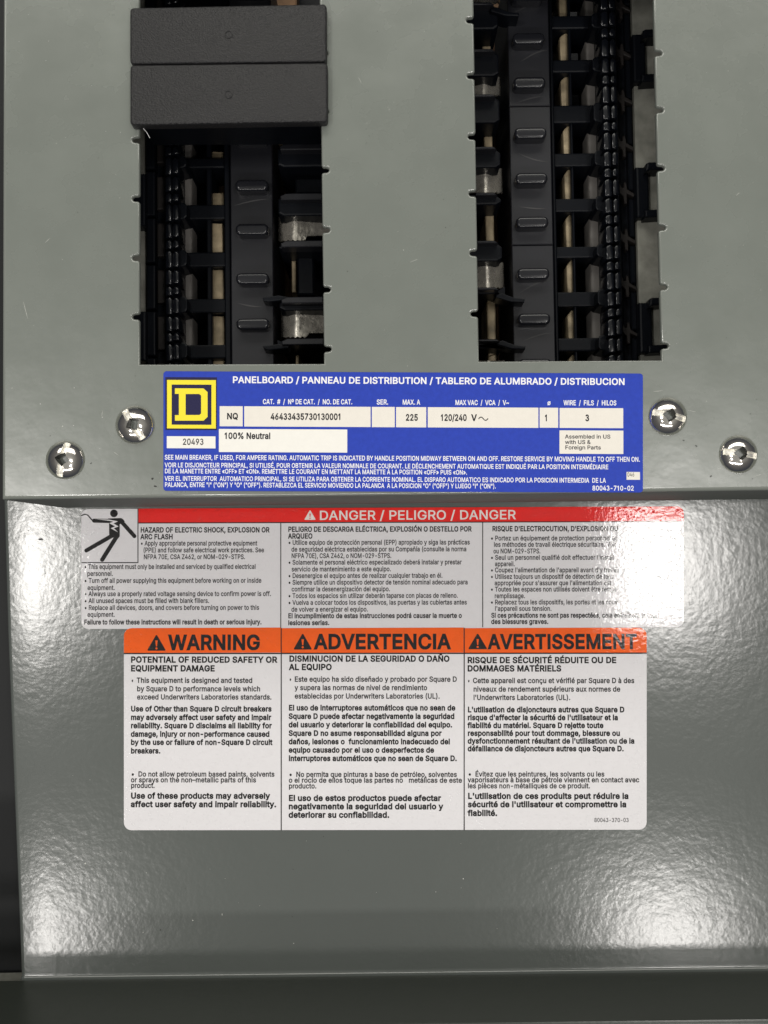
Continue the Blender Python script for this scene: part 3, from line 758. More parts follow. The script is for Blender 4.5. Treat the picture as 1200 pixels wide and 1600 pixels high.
# ================================================================ lettering: outlines stored as packed text
GLY = r'''!,q+I,L+E0A,00A,,,L!+]*^+H*j+<*~+<+;+H+O+]+[+u+[,.+O,:+;,:*~,.*j+u*^
".9+T.6+L0A,40A,,.6!,n.6,f0A-L0A-E.6
#/V-D*a.>0A.r0A-y*a!*k,8*t,m/.,m/$,8!+F*a,?0A,s0A+z*a!+..4+7.i/K.i/C.4
$/^,w)q,w11-F11-F)q!,i*Y,,*j+W+.+9+Y+,,5+o,5+y+m,4+R,R+A,y+8-H+8-q+B.5+U.J+q.R,7.L,T.:,j-{,z,e-A+w-`+]-t+I.1+>.M+</.+Q/_+x0(,Q0@-50H-t0@.L0(.r/`/,/1//.s.I.s.8/C-k/`-3/j,f/e,D/V,-/@+|/$+|.`,/.F,G.3.0-Z.m-4/),s/5,M/4+w.{+F.U*z-y*a
%24,G-o,$-|+f.8+V.W+R/M+^/o+r00,50C,[0I-(0C-F00-Z/o-e/M-a.W-Q.8-8-|,q-o!,l.A-%.R-0.m--/W,y/o,[/x,@/o,0/W,,.m,6.R,L.A!0$*X/]*f/C*}/4+A/0,6/:,X/O,u/n-,09-30a-,1#,u18,X1B,61>+A1.*}0p*f0M*X!0I++0_+;0i+V0e,A0U,X09,a/x,X/i,A/e+V/o+;0)++!,0*a0%0A0a0A,l*a
&/_,Q*[+u*m+K+0+1+Z+(,1+.,Y+@,z+[-=-*.G-Q.p-W/(-V/B-G/[--/j,j/k,T/d,C/V,9/C,5/-,9.p,U.?/T*a.e*a+g.?+W.b+Q/,+X/V+m/y,207,]0D-20D-]07-|/z.5/X.</2.8.p-v.=,$,i+n,M+h,/+m+l+}+R,;+?,[+6-&+6-M+A-q+W.3+w.H,C.U-2/6-2/1,S.~,(.l+c.E+5-y*r-H*`
',{+T.6+L0A,40A,,.6
(-d+a-F+l.<+~/1,=/|,^0`->0`,y/q,`/#,M.1,D-C,D,],L+z,w*M->)Z,^)Z,,*e+j+q
)-d++)Z+h+:+x+{,$,^,$-C+w.1+e/#+K/q++0`+h0`,,/|,F/1,Y.;,d-F,c,H,M+;,&*1+h)Z
*/d,v-1,{.C+y-c+`.3,g.f+`/=+y/j,{/.,v0A-L0A-H/..I/j.c/=-].f.c.3.I-c-H.C-L-1
+/d,s+(,s.e-Q.e-Q+(!+C,X+C-4/$-4/$,X
,,i+,)C+J+M,5+M+Z)C
-/d.I-F.I,i+y,i+y-F
.,i+Y*^+E*j+9*~+9+;+E+O+Y+[+r+[,,+O,8+;,8*~,,*j+r*^
/-K-=0Y+M)o*o)o,_0Y
0/d,l*^,J*h,.*y+p+6+K+x+8,w+8.*+K/)+q/l,.0(,K0:,l0D-X0D-z0:.;0(.T/l.y/)/1.*/1,w.y+x.T+6.;*y-z*h-Y*^!-L+:-u+P.8+{.J,].P-P.J.D.8/&-u/Q-L/h,x/h,O/Q,2/&+z.D+t-P+z,],2+{,O+P,x+:
1/d+R*a+R+=/$+=/$*a!-g0A-g*a-%*a,~/_+]._+]/I,s0A
2/d+F*a+F+5-m-m.4.M.8.l.3/3-}/M-d/`-C/i,z/i,X/^,@/I,0/,,+.c+H.c+Q/@+m/o,;04,q0E-P0E.*05.R/p.m/E.v.m.r.H.d-~.H-U,E+?.~+?.~*a
3/d,i*[,1*k+_+,+?+U+2,0+t,0+}+k,5+R,Q+A,u+9-A+9-f+C.(+V.;+s.A,=.;,a.*-$-f-<-7-H,I-J,I-~-s/c+L/c+L0A.m0A.m/l-$-i-$-t-j-q.E-X.l-0/$,Y/#+{.k+H.E*|-l*c
4/d+.+p+.,J-I0A./0A+t,O/;,O/;+p!-m*a-m.6.O.6.O*a
5/d,m*[,8*l+j+/+M+X+B,.,%,.,.+m,@+T,Y+B,y+9-C+9-g+F.(+`.:,%.@,N.9,x.&-?-f-X-@-f,v-g,S-_,,-H+I-O+g0A.g0A.g/c,C/c,4.$,N.6,o.B-7.F-e.@.1./.Q-p.k-M.{-#/$,O.v+m.X+:.-*p-O*]
6/d,q*],:*p+k+9+O+l+F,N+M-%+d-_-N0A.:0A,C-W,=-W,Z-z-/.1-[.0.4-z.[-X.u-).~,I.t+i.X+8..*o-S*]!-G+8-j+E.(+].:+~.?,I.:,q.(-6-j-M-G-Z,|-Z,Z-N,@-7,/,r,),J,/+~,@+],Z+E,|+8
7/d+h*a.;/c+D/c+D0A/$0A/$/`,Q*a
8/d,n*[,4*l+b+0+D+Z+:,3+@,]+Q-%+l-C,E-^+t-t+V.B+L.u+U/K+q/t,>06,r0F-Q0F.*06.R/t.n/K.w.u.m.B.O-t.#-^.W-C.r-%/),]//,3/$+Z.c+0.5*l-U*[!-J+8-p+B.1+U.C+q.I,7.B,Y.0,w-n-1-I-<,{-<,U-1,8,w,%,Y+z,7,$+q,7+U,S+B,z+8!-F-v-e.#-}.6.2.P.7.q.2/5-~/N-f/`-F/j,}/j,^/`,E/N,6/5,1.q,6.P,F.6,_.#,~-v
9/d-R0E..02.X/i.u/6.~.S.w-{.`-B,u*a,.*a.$-J.+-J-i-(-:,p,i,r,5-(+i-I+N-y+F.X+O/9+l/j,;02,q0E!,|/j,Z/],@/E,//#,).X,/.1,@-k,Z-S,|-G-G-G-j-S.)-k.:.0.?.V.:/#.)/D-j/]-G/j
:,i+Y*^+E*j+9*~+9+;+E+O+Y+[+r+[,,+O,8+;,8*~,,*j+r*^!+Y-c+E-o+9.(+9.@+E.U+Y.a+r.a,,.U,8.@,8.(,,-o+r-c
;,i+,)C+J+M,5+M+Z)C!+c-c+M-o+A.(+A.@+M.U+c.a+{.a,4.U,@.@,@.(,4-o+{-c
</d+G,_+G-..}.x.}.4,<,y,:,s.}+W.}*p
=/d+N-G+N.$.v.$.v-G!+N+h+N,E.v,E.v+h
>/d.|,_+G*p+G+W.,,o.,,y+G.4+G.x.|-.
?._,0,D,9-8,I-T->.9-Q.U-X.y-S/;-D/R-./c,n/l,O/l,5/d+z/S+j/:+c.s*|.s+,/L+F/v+n07,C0F,{0F-Q06-w/u.4/L.<.w.4.D-w-w-$-4,u,z,o,D!,D*^,/*j,#*~,#+;,/+O,D+[,]+[,q+O,}+;,}*~,q*j,]*^
@24.+)5-/)H,C)n+i*H+C+4+1,/+1-4+C.-+i.t,C/O-./u.&0-/(0-/w/t0]/N12.u1S.71d-M1b,:1X+g1G+?1-*}0b*n/{*r/b*}/N+3/E+J.}+#.W*p-}*p-M+)-*+O,p,&,i,c,r-A-.-r-S.:.(.M.W.N.z.C/A.*/A.G/y.G/z+h0)+P0=+C0Y+C0r+R1$+q1/-)1)-d0p.?0O.n/|/8/A/P.S/X-e/P-&/8,P.m,,.8+p-Q+i,_+p+k,,+),Q*O-)**-k)m.^)f/:)k0-*$0<)O/9)7!.V+H.w+T/3+m/?,6/D,f/?-9/1-Y.v-m.V-u.1-u-n-h-V-P-H-0-D,f-H,<-T+s-j+W..+I
A0#*q*a,v0A-g0A/n*a/)*a-Z.m-:/}-G/},l.%+[*a!+u,:+u,t.k,t.k,:
B/g+B*a+B0A-e0?.A0/.h/l/#/C/,.o/&.H.s.+.]-q.3-^.3-X.S-P.s-</0,x/>,M/>+v/.+I.i+$.5*i-I*a!,)+?-l+B.-+I.B+V.Y+z.Z,E.N,e.8,~-t-3-J-9,)-9!,)-p-R-r-s-{.2.2.B.L.H.m.>/:-y/X-B/c,)/c
C0B-3*^,g*h,B*z+~+7+c+U+L+z+;,I+2,x+2.)+;.X+L/&+c/K+~/j,B0(,g09-30D-x0F.L0<.x0)/A/g/_/@/x.T/6.T/+.u.u/5.^/J.B/Z-^/g,~/[,M/<,).e+q-z+q-&,),=,M+e-#+E-^+;.B+G.^+W.u+m/+,,/6,L/x,L/j+w/Q+M/0+,.d*n.5*_
D0:+g*a+g+?-P+B.6+W.d,%/#,b/--Q/#.A.e.}.8/J-T/`+d/c+d0A-d0=.303.Y/}.z/f/:/H/O/$/`.W/m-Q/`,K/O+~/9+Y.y+<.W+$.0*o-_*d!,)0A,)*a+B*a+B0A
E/A+B*a+B0A.m0A.m/c,)/c,)-q.[-q.[-7,)-7,)+?.p+?.p*a
F/8+B*a+B0A.j0A.j/c,)/c,)-i.R-i.R-/,)-/,)*a
G0L-3*^,f*h,A*z+}+7+b+U+K+{+;,I+.-P+;.X+K/&+b/K+|/j,A0(,e09-10D-v0F.L0<.y0&/C/d/`/>/y.U/6.U.s/4.B/Y.#/d-[/g,~/[,L/<,).e+q-z+q-&,),=,M+f-#+E-`+;.:+C.f+[/*,&/;,Y/=,w/P,t-n,t-n-R/}-R/z,L/b+b/4+,.P*f
H0I+B*a+B0A,)0A,)-t/%-t/%0A/h0A/h*a/%*a/%-:,)-:,)*a
I.#+$*a+$+?+}+?+}/c+$/c+$0A-`0A-`/c,d/c,d+?-`+?-`*a
J/*,f*Y,;*_+q*l+Q+&+:+E+,+k+&,Y+i,Y+k+|,%+P,L+;,~+;-J+P-`+|-c0A.H0A.H,=.D+k.6+E-y+&-Y*l-5*_
K/r+o,=+o-*,Z.&.e0A/_0A!+B*a+B0A,)0A,)*a!.m*a,i-U-6.-/`*a
L/&+B*a+B0A,)0A,)+?.b+?.b*a
M1_+B*a+B0A,D0A-r,K.:+7.++7.X,h/{0A0}0A0}*a0<*a0?/h0E/h/g-v.N*a-q*a+w/h+~/h,%*a
N0O+B*a+B0A,40A.d,C/<+=/3+</-,I/-0A/n0A/n*a.|*a,^.C+s/c+~/e,(.@,)*a
O0Y-^*Y-3*^,g*h,B*z+~+7+c+U+L+z+;,I+2,x+2.)+;.X+L/&+c/K+~/j,B0(,g09-30D-^0H.-0D.T09.y0(/=/j/X/K/o/&0#.X0..)0.,x0#,I/o+z/X+U/=+7.y*z.T*h.-*^!-{+=.U+R/%+{/B,]/L-P/B.D/%/%.U/O-{/d-?/d,e/O,:/%+x.D+n-P+x,],:+|,e+R-?+=
P/[+B*a+B0A-c0>.D0+.p/c/./2/7.T/.-v.p-E.D,|-c,i+t,g+t-D-S-F-|-R.<-j.K...P.T.K.z.</>-|/U-S/b,)/c,)*a
Q0Y-G,K.1,K/s*0//*0!-^*Y-3*^,g*h,B*z+~+7+c+U+L+z+;,I+2,x+2.)+;.X+L/&+c/K+~/j,B0(,g09-30D-^0H.-0D.T09.y0(/=/j/X/K/o/&0#.X0..)0.,x0#,I/o+z/X+U/=+7.y*z.T*h.-*^!-{+=.U+R/%+{/B,]/L-P/B.D/%/%.U/O-{/d-?/d,e/O,:/%+x.D+n-P+x,],:+|,e+R-?+=
R/`+B*a+B0A-d0>.E0-.q/f///6/7.X//-{.q-L.E-+-d,u+g,s+g-Q-T-R-}-^.=-r.L.4.Q.X.L.~.=/A-}/V-T/b,)/c,)*a!.Y*a-8-7.&-7/J*a
S/^,i*Y,,*j+W+.+9+Y+,,5+o,5+y+m,4+R,R+A,y+8-H+8-q+B.5+U.J+q.R,7.L,T.:,j-{,z,e-A+w-`+]-t+I.1+>.M+</.+Q/_+x0(,Q0@-50H-t0@.L0(.r/`/,/1//.s.I.s.8/C-k/`-3/j,f/e,D/V,-/@+|/$+|.`,/.F,G.3.0-Z.m-4/),s/5,M/4+w.{+F.U*z-y*a
T/`+%/c+%0A/?0A/?/c-S/c-S*a,n*a,n/c
U0I-.*Z,F*p+n+=+M+s+B,Y+B0A,(0A,*,G,9+x,U+V,}+A-U+:.-+A.U+V.r+x/$,G/&0A/h0A/e,8/O+V/$+&.D*c
V0#,y*a*q0A+Z0A-),5-J+$-=+$-u,{/)0A/n0A-i*a
W2>,G*a*q0A+X0A,[,=,r+.,j+.-$,=.*0A.u0A/y,=05+.0,+.0B,=1E0A2.0A0V*a/f*a.W/$.H/z.V/z.6.;-8*a
X/y*s*a-+-o-+->*~0A+o0A,y.b-E-w-:-w-c.b.o0A/]0A-U-A-U-r/g*a.w*a-_,Q-8-9-F-9,{,R+b*a
Y/w,x*a,x,}*q0A+b0A-0-w-L-8-2-8-k.P.v0A/f0A-_,}-_*a
Z/T+0*a+0+4.M/{.T/e+./c+.0A/+0A/+/m+h+&+a+</-+?/-*a
[-d+l)Z+l0`->0`->0+,L0+,L*4->*4->)Z
\-K,_)o*o0Y+M0Y-=)o
]-d++)Z++*4+x*4+x0+++0+++0`,X0`,X)Z
^.?,F/o,X/o,X/U,F/U!*|-i,-01,r01.#-i-B-i,M/`,R/`+_-i
_.7.7*a.7*(*a*(*a*a
`--+y/K+60U+{0U,P/K
a.~,5*Y+e*f+B*~+,+E+#+s+*,>+;,Z+T,n+s,{-[-=-g-S-c-p-V.+-B.:-%.B,_.B,A.:+u-w+k-e+/-v+F.C+f._,1.p,Y.x-A.t-b.j.#.V.:.8.G-i.I*a-h*a-h+:-7*i,t*]!,m+5-6+A-P+V-a+s-g,k-9,],[,T,%,E+n,7+d+}+d+d+m+N+~+?,:+6
b/F,}*Y,X*e,?*v+}+A+w+A+w*a+;*a+;0A+y0A+y.7,J.e,i.t-7.y-r.o.G.N.k-x.}-5.},C.k+Z.H+(-s*d!-D+7-j+H.*+h.;,7.@,j.;-A.+-l-k./-E.@,s.@,M.0,2-m+}-C+x,j+},6,3+f,N+G,s+7
c/*,Z*[+|*q+N+@+2+{+(,h+2-V+N.6+|.a,Z.w-4.y-v.e.6.R.L.:.c-h.&-X-u-t-a./-D.=,e.@,=..+}-i+m->+g,h+m,7+}+h,=+H,e+7-E+:-b+H-w+`.(+|.d+m.V+L.C+1.**v-h*f-F*[
d/F,Q*Z+v*q+L+?+1+{+(,j+1-W+L.8+w.b,Q.w-,.x-O.n-i.[./.7./0A.m0A.m*a.1*a.1+A.++A-h*v-N*e-+*Y!-4+7-Y+G-u+f.*,6.0,j.*-C-u-m-Y.0-5.@,c.@,=./+}-l+m-A+g,j+m,7+}+h,=+H,c+7
e/2,^*[+|*q+N+@+2+{+(,h+2-T+M.5+z.`,X.w-4.x-].o.&.[.F.<.^-m.k-5.l,U+Q,U+Q-/.J-/..,w.(-J-s-q-Y.2-5.@,d.@,>.1+~-q+m-M+g-$+i,C+u+q,3+O,U+;-%+4-[+@-p+O.*+p.f+b.T+=.8*{-n*e-?*Y
f-P-6.t-6.?*g.?*g.t!+W*a+X/c+g0*,#0B,D0Q,h0V-E0M-5/s,p/y,P/s,?/`,:/A,:*a
g/G,a)$,2).+h)@+L)Y+9)v+l*7,/)q,F)c,h)Z->)[-m)p-}*%.,*>./+J.*+J-h+%-N*q-+*g,Q*h+x*|+M+G+1,#+(,l+1-Y+M.8+w.b,R.w-,.x-O.n-j.].,.7.1.7.1.t.m.t.k*8.V)a.2)>-[)*!-5+C-Z+Q-u+n.+,:.0,n.+-D-v-n-Z.0-5.@,c.@,=.0+}-m+m-C+g,n+m,<+}+o,=+R,d+C
h/8+y*a+;*a+;0A+y0A+y-r+m-r,0.P,[.o-5.y-f.r.1.].M.9.[-b.^*a-{*a-x-Y-d.(-=.>,m.@,M.5,4-|+~-]
i,S+;*a+;.t+y.t+y*a!+O/Z+</f+1/w+102+<0D+O0N+f0N+y0D,)02,)/w+y/f+f/Z
j,S+;.t+y.t+w*,+m)a+V)C+5)1*V)+*V)d*s)f+.)s+9*2!+N/Z+;/f+0/w+002+;0D+N0N+f0N+y0D,)02,)/w+y/f+f/Z
k.v+u,5+u-%,$-%-o.t.a.t,e,t,^,t!+;*a+;0A+y0A+y*a!-y*a,@,g,l-7.m*a
l,j+w*a+P*u+=+A+;0A+y0A+y+Y,#+D,3+;,V+<,b*d
m1L+;*a+;.t+w.t+w-z+s-z,%.C,<._,X.q,x.z-G.x-r.b.2.8.9-z.0-z.>.A.V.].v.p/?.z/i.z05.m0U.R0k.+0r-Q0r*a04*a01-j0)-}/g.;/A.B.|.>.d.0.Q-u.H-Y.G*a-e*a-c-k-O./-..@,f.A,J.8,3.%+~-e+y-@+y*a
n/8+y*a+;*a+;.t+w.t+w-r+m-r,0.P,[.o-5.y-f.r.1.].M.9.[-b.^*a-{*a-x-Y-d.(-=.>,m.@,M.5,4-|+~-]
o/=,Z*[+|*q+N+@+2+{+(,h+2-V+N.6+|.a,Z.w-C.w-~.a.O.6.l-V.v,h.l+{.O+@-~*q-C*[!-9+7-a+H-}+h.2,7.7,h.2->-}-i-a..-9.@,e.@,=..+}-i+m->+g,h+m,7+}+h,=+H,e+7
p/F+;)++;.t+w.t+w.7+}.7,?.[,W.n,|.x-U.w.1.b.Z.8.v-W/#,j.v+{.[+?.1*q-V*Z,}*Y,Y*e,?*v+y+A+y)+!-D+7-j+H.*+h.;,7.@,j.;-A.+-l-k./-E.@,s.@,M.0,2-m+}-C+x,j+},6,3+f,N+G,s+7
q/F.m)+./)+./+A-]*m->*^,p*X,5*d+`+(+=+Z+*,C+*-5+=-x+`.N,5.o,q.y-?.t-^.e.+.7.1.7.1.t.m.t!-4+7-Y+G-u+f.*,6.0,j.*-C-u-m-Y.0-5.@,c.@,=./+}-l+m-A+g,j+m,7+}+h,=+H,c+7
r-U+;*a+;.t+w.t+w.9,D.h,l.x-E.y-E.:,|.>,Z.9,>.*,*-o+z-P+y*a
s.f,I*Y+w*d+R*y+8+<+*+e+e+r+v+N,9+:,b+3-5+;-T+P-_+n-X,*-E,<+},a+N,}+8-K+7-z+G.D+f.a,5.s,h.y-<.t-b.d-~.K.<-u-_-h-P.(-6.=,h.E,?.>+~.)+t-h+z-O,4-=-W,u.*,W.@,/.A+[.0+5-l*s->*_
t-5,y.t,y.?*g.?*g.t!+G/v,*/v,++Y,4+C,H+9,w+<-&*c,T*]+x*h+c*v+S+/+G+d
u/8,J*^+z*l+X+-+B+X+;,7+;.t+y.t+{+|,5+Q,[+;-,+9-K+D-e+Y-u+x-{,E-{.t.^.t.^*a-}*a-}+c.++c-h+)-<*f
v.~,O*a*r.t+Z.t,h+^,{*v,e*v-2,G.).t.l.t-4*a
w0|,6*a*x.t+^.t,[+/,Q+/-N.t.4.t/0+//$+/0#.t0f.t/K*a.i*a-h.J-v.J,t*a
x.t*v*a,W-,,W,W*~.t+k.t,|,{,[,{-m.t.X.t,~,U,~-(._*a-r*a,Y,c,z,c+b*a
y.~+5)/+C)e+o)b,%)j,6){,O*`*r.t+Z.t,{*v,e*v-2,G.).t.l.t,q)n,^)O,E):,))-+b))
z.u+0*a+0+4-P.;+6.;+6.t.E.t.E.C,*+>.K+>.K*a
{-d+#--+#-N+P-V+h-o+o.?+p/J+v/q,(03,=0I,Z0W->0`->0,,l/~,T/c,M/3,M.+,C-W,4-F+w-8+T-0!->)Z,m)_,J)i,1){+{*:+r*[+m,8+_,Z+=,j+#,l+#-2+T-/+w-&,4,t,C,b,M,4,O*m,^*G-#*5->*3!+#,l+#-O+a-O+a,l
|-8,921,9(q+_(q+_21
}-d-E--,q-0,M-8,5-F,%-W+w.++v/M+g/s+E0*++0,++0`+W0]+y0Q,70?,H0%,R/_,V.&,f-a-,-P-E-N!++)Z++*3+Y*<+p*W+w+-+w,4,%,b,5,t,M-&,q-/-E-2-E,l,t,d,],K,U+{,T*p,N*I,A*,,,)q+j)c!-E,l,c,l,c-O-E-N
~/d+:,B+@,t+R-;+n-Q,3-[,T-[,r-R-f,s-u,n.0,o.D,|.P-O/.-O/(,y.q,V.U,@.6,6-o,6-P,@,^,y,N-#,9,~,$,q+t,U+s,B
á.~,5*Y+e*f+B*~+,+E+#+s+*,>+;,Z+T,n+s,{-[-=-g-S-c-p-V.+-B.:-%.B,_.B,A.:+u-w+k-e+/-v+F.C+f._,1.p,Y.x-A.t-b.j.#.V.:.8.G-i.I*a-h*a-h+:-7*i,t*]!,m+5-6+A-P+V-a+s-g,k-9,],[,T,%,E+n,7+d+}+d+d+m+N+~+?,:+6!,N/K-#0U-i0U-%/K
é/2,^*[+|*q+N+@+2+{+(,h+2-T+M.5+z.`,X.w-4.x-].o.&.[.F.<.^-m.k-5.l,U+Q,U+Q-/.J-/..,w.(-J-s-q-Y.2-5.@,d.@,>.1+~-q+m-M+g-$+i,C+u+q,3+O,U+;-%+4-[+@-p+O.*+p.f+b.T+=.8*{-n*e-?*Y!,^/K-30U-x0U-5/K
í,S+;*a+;.t+y.t+y*a!+?/K+o0U,Y0U+r/K
ó/=,Z*[+|*q+N+@+2+{+(,h+2-V+N.6+|.a,Z.w-C.w-~.a.O.6.l-V.v,h.l+{.O+@-~*q-C*[!-9+7-a+H-}+h.2,7.7,h.2->-}-i-a..-9.@,e.@,=..+}-i+m->+g,h+m,7+}+h,=+H,e+7!,b/K-60U-|0U-9/K
ú/8,J*^+z*l+X+-+B+X+;,7+;.t+y.t+{+|,5+Q,[+;-,+9-K+D-e+Y-u+x-{,E-{.t.^.t.^*a-}*a-}+c.++c-h+)-<*f!,_/K-40U-y0U-6/K
ñ/8+y*a+;*a+;.t+w.t+w-r+m-r,0.P,[.o-5.y-f.r.1.].M.9.[-b.^*a-{*a-x-Y-d.(-=.>,m.@,M.5,4-|+~-]!-3/a,c/u,M/y,E/q,A/_+q/_+x0(,/0A,M0J-E0.-O00-X0I.(0I-|0#-i/f
ç/*,Z*[+|*q+N+@+2+{+(,h+2-V+N.6+|.a,Z.w-4.y-v.e.6.R.L.:.c-h.&-X-u-t-a./-D.=,e.@,=..+}-i+m->+g,h+m,7+}+h,=+H,e+7-E+:-b+H-w+`.(+|.d+m.V+L.C+1.**v-h*f-F*[!,U)+,U)O->)T-D)_-D)n->)x,c)},m*q-2*q-2*C-W*<-m**-t)f-k)D-P)2
ê/2,^*[+|*q+N+@+2+{+(,h+2-T+M.5+z.`,X.w-4.x-].o.&.[.F.<.^-m.k-5.l,U+Q,U+Q-/.J-/..,w.(-J-s-q-Y.2-5.@,d.@,>.1+~-q+m-M+g-$+i,C+u+q,3+O,U+;-%+4-[+@-p+O.*+p.f+b.T+=.8*{-n*e-?*Y!,G/Q+f/T,[0U-;0U.1/Q-N/Q,y03
è/2,^*[+|*q+N+@+2+{+(,h+2-T+M.5+z.`,X.w-4.x-].o.&.[.F.<.^-m.k-5.l,U+Q,U+Q-/.J-/..,w.(-J-s-q-Y.2-5.@,d.@,>.1+~-q+m-M+g-$+i,C+u+q,3+O,U+;-%+4-[+@-p+O.*+p.f+b.T+=.8*{-n*e-?*Y!,a/K+y0U,c0U-8/K
à.~,5*Y+e*f+B*~+,+E+#+s+*,>+;,Z+T,n+s,{-[-=-g-S-c-p-V.+-B.:-%.B,_.B,A.:+u-w+k-e+/-v+F.C+f._,1.p,Y.x-A.t-b.j.#.V.:.8.G-i.I*a-h*a-h+:-7*i,t*]!,m+5-6+A-P+V-a+s-g,k-9,],[,T,%,E+n,7+d+}+d+d+m+N+~+?,:+6!,Q/K+j0U,T0U-)/K
î,S+;*a+;.t+y.t+y*a!+(/Q*F/T+<0U+w0U,n/Q,0/Q+Y03
â.~,5*Y+e*f+B*~+,+E+#+s+*,>+;,Z+T,n+s,{-[-=-g-S-c-p-V.+-B.:-%.B,_.B,A.:+u-w+k-e+/-v+F.C+f._,1.p,Y.x-A.t-b.j.#.V.:.8.G-i.I*a-h*a-h+:-7*i,t*]!,m+5-6+A-P+V-a+s-g,k-9,],[,T,%,E+n,7+d+}+d+d+m+N+~+?,:+6!,8/Q+V/T,L0U-,0U-~/Q-@/Q,j03
ô/=,Z*[+|*q+N+@+2+{+(,h+2-V+N.6+|.a,Z.w-C.w-~.a.O.6.l-V.v,h.l+{.O+@-~*q-C*[!-9+7-a+H-}+h.2,7.7,h.2->-}-i-a..-9.@,e.@,=..+}-i+m->+g,h+m,7+}+h,=+H,e+7!,J/Q+i/T,_0U->0U.5/Q-R/Q,|03
ï,S+;*a+;.t+y.t+y*a!,=/Z,+/f+{/w+{02,+0D,=0N,R0N,e0D,p02,p/w,e/f,R/Z!*b/Z*O/f*E/w*E02*O0D*b0N*x0N+.0D+902+9/w+./f*x/Z
É/A+B*a+B0A.m0A.m/c,)/c,)-q.[-q.[-7,)-7,)+?.p+?.p*a!,l0s-A1~.+1~-C0s
Ó0Y-^*Y-3*^,g*h,B*z+~+7+c+U+L+z+;,I+2,x+2.)+;.X+L/&+c/K+~/j,B0(,g09-30D-^0H.-0D.T09.y0(/=/j/X/K/o/&0#.X0..)0.,x0#,I/o+z/X+U/=+7.y*z.T*h.-*^!-{+=.U+R/%+{/B,]/L-P/B.D/%/%.U/O-{/d-?/d,e/O,:/%+x.D+n-P+x,],:+|,e+R-?+=!-B0s-s1~.]1~-u0s
Ñ0O+B*a+B0A,40A.d,C/<+=/3+</-,I/-0A/n0A/n*a.|*a,^.C+s/c+~/e,(.@,)*a!-m1.-A1B-,1E-#1=,{1+,O1+,V1O,i1j-,1s.#1U..1X.71q.b1q.Z1K.G12
È/A+B*a+B0A.m0A.m/c,)/c,)-q.[-q.[-7,)-7,)+?.p+?.p*a!,o0s,,1~,q1~-F0s
À0#*q*a,v0A-g0A/n*a/)*a-Z.m-:/}-G/},l.%+[*a!+u,:+u,t.k,t.k,:!-*0s,B1~-,1~-]0s
«/1,T+7+&,~,T.j-@.j+p,~-@+7!.++7,W,~.+.j.r.j-E,~.r+7
»/1*{+7,K,~*{.j+g.j-9,~+g+7!,Q+7-},~,Q.j-<.j.k,~-<+7
•.~,[+e,7+r+v,/+c,P+[,w+c-B+v-c,7-{,[.--(.--K-{-i-c-|-B.(,w-|,P-i,/-K+r-(+e
º.G,8-1+d-A+?-b+&.3*{.i+&/E+?/r+d06,80G,o0G-D06-i/r.$/E.-.i.$.2-i-a-D-A,o-1!,f-b-(-n-<.)-H.F-L.i-H/1-</O-(/f,f/r,B/r,$/f+l/O+`/1+[.i+`.F+l.),$-n,B-b
ø/=,Z*[+|*q+N+@+2+{+(,h+2-V+N.6+|.a,Z.w-C.w-~.a.O.6.l-V.v,h.l+{.O+@-~*q-C*[!-9+7-a+H-}+h.2,7.7,h.2->-}-i-a..-9.@,e.@,=..+}-i+m->+g,h+m,7+}+h,=+H,e+7!+F*Q*|*p.X/).}.e
–.V.V-F.V,i*a,i*a-F
 ,i'''
_A = "".join(chr(i) for i in range(35, 127) if chr(i) not in '\\"\'')
def _dec(s): return [_A.index(s[i]) * 90 + _A.index(s[i + 1]) - 600 for i in range(0, len(s), 2)]
GLYPH = {}
for ln in GLY.split('\n'):
    if not ln: continue
    ch, body = ln[0], ln[1:]
    adv = _dec(body[:2])[0]
    loops = []
    if len(body) > 2:
        for part in body[2:].split('!'):
            v = _dec(part); loops.append([(v[i], v[i + 1]) for i in range(0, len(v), 2)])
    GLYPH[ch] = (adv, loops)
# plain upright forms for I, l and 1, and a round 3
GLYPH['I'] = (190, [[(62, 0), (62, 509), (128, 509), (128, 0)][::-1]])
GLYPH['l'] = (168, [[(53, 0), (53, 509), (114, 509), (114, 0)][::-1]])
GLYPH['1'] = (390, [[(170, 0), (170, 425), (70, 352), (70, 420), (185, 509), (235, 509), (235, 0)][::-1]])
def _arc(cx, cy, rx, ry, a0, a1, t, n=12):
    o_ = [(cx + rx * math.cos(math.radians(a0 + (a1 - a0) * i / n)), cy + ry * math.sin(math.radians(a0 + (a1 - a0) * i / n))) for i in range(n + 1)]
    i_ = [(cx + (rx - t) * math.cos(math.radians(a0 + (a1 - a0) * i / n)), cy + (ry - t) * math.sin(math.radians(a0 + (a1 - a0) * i / n))) for i in range(n + 1)]
    p = o_ + i_[::-1]
    return p if area2(p) > 0 else p[::-1]
GLYPH['3'] = (450, [_arc(222, 146, 172, 152, -168, 92, 60, 16), _arc(218, 384, 150, 132, 162, -95, 58, 14)])
_cache = {}
def glyph(ch, w):
    """triangulated glyph with its strokes widened by w units"""
    key = (ch, w)
    if key not in _cache:
        adv, loops = GLYPH[ch]
        if not loops: _cache[key] = (adv, [], []); return _cache[key]
        big = max(loops, key=lambda l: abs(area2(l))); sg = 1 if area2(big) > 0 else -1
        new = []
        for l in loops:
            l = l if sg > 0 else l[::-1]
            new.append(offset(l, w) if w else l)
        flat, tri = tess(new)
        _cache[key] = (adv, flat, tri)
    return _cache[key]
CAP = 509.0

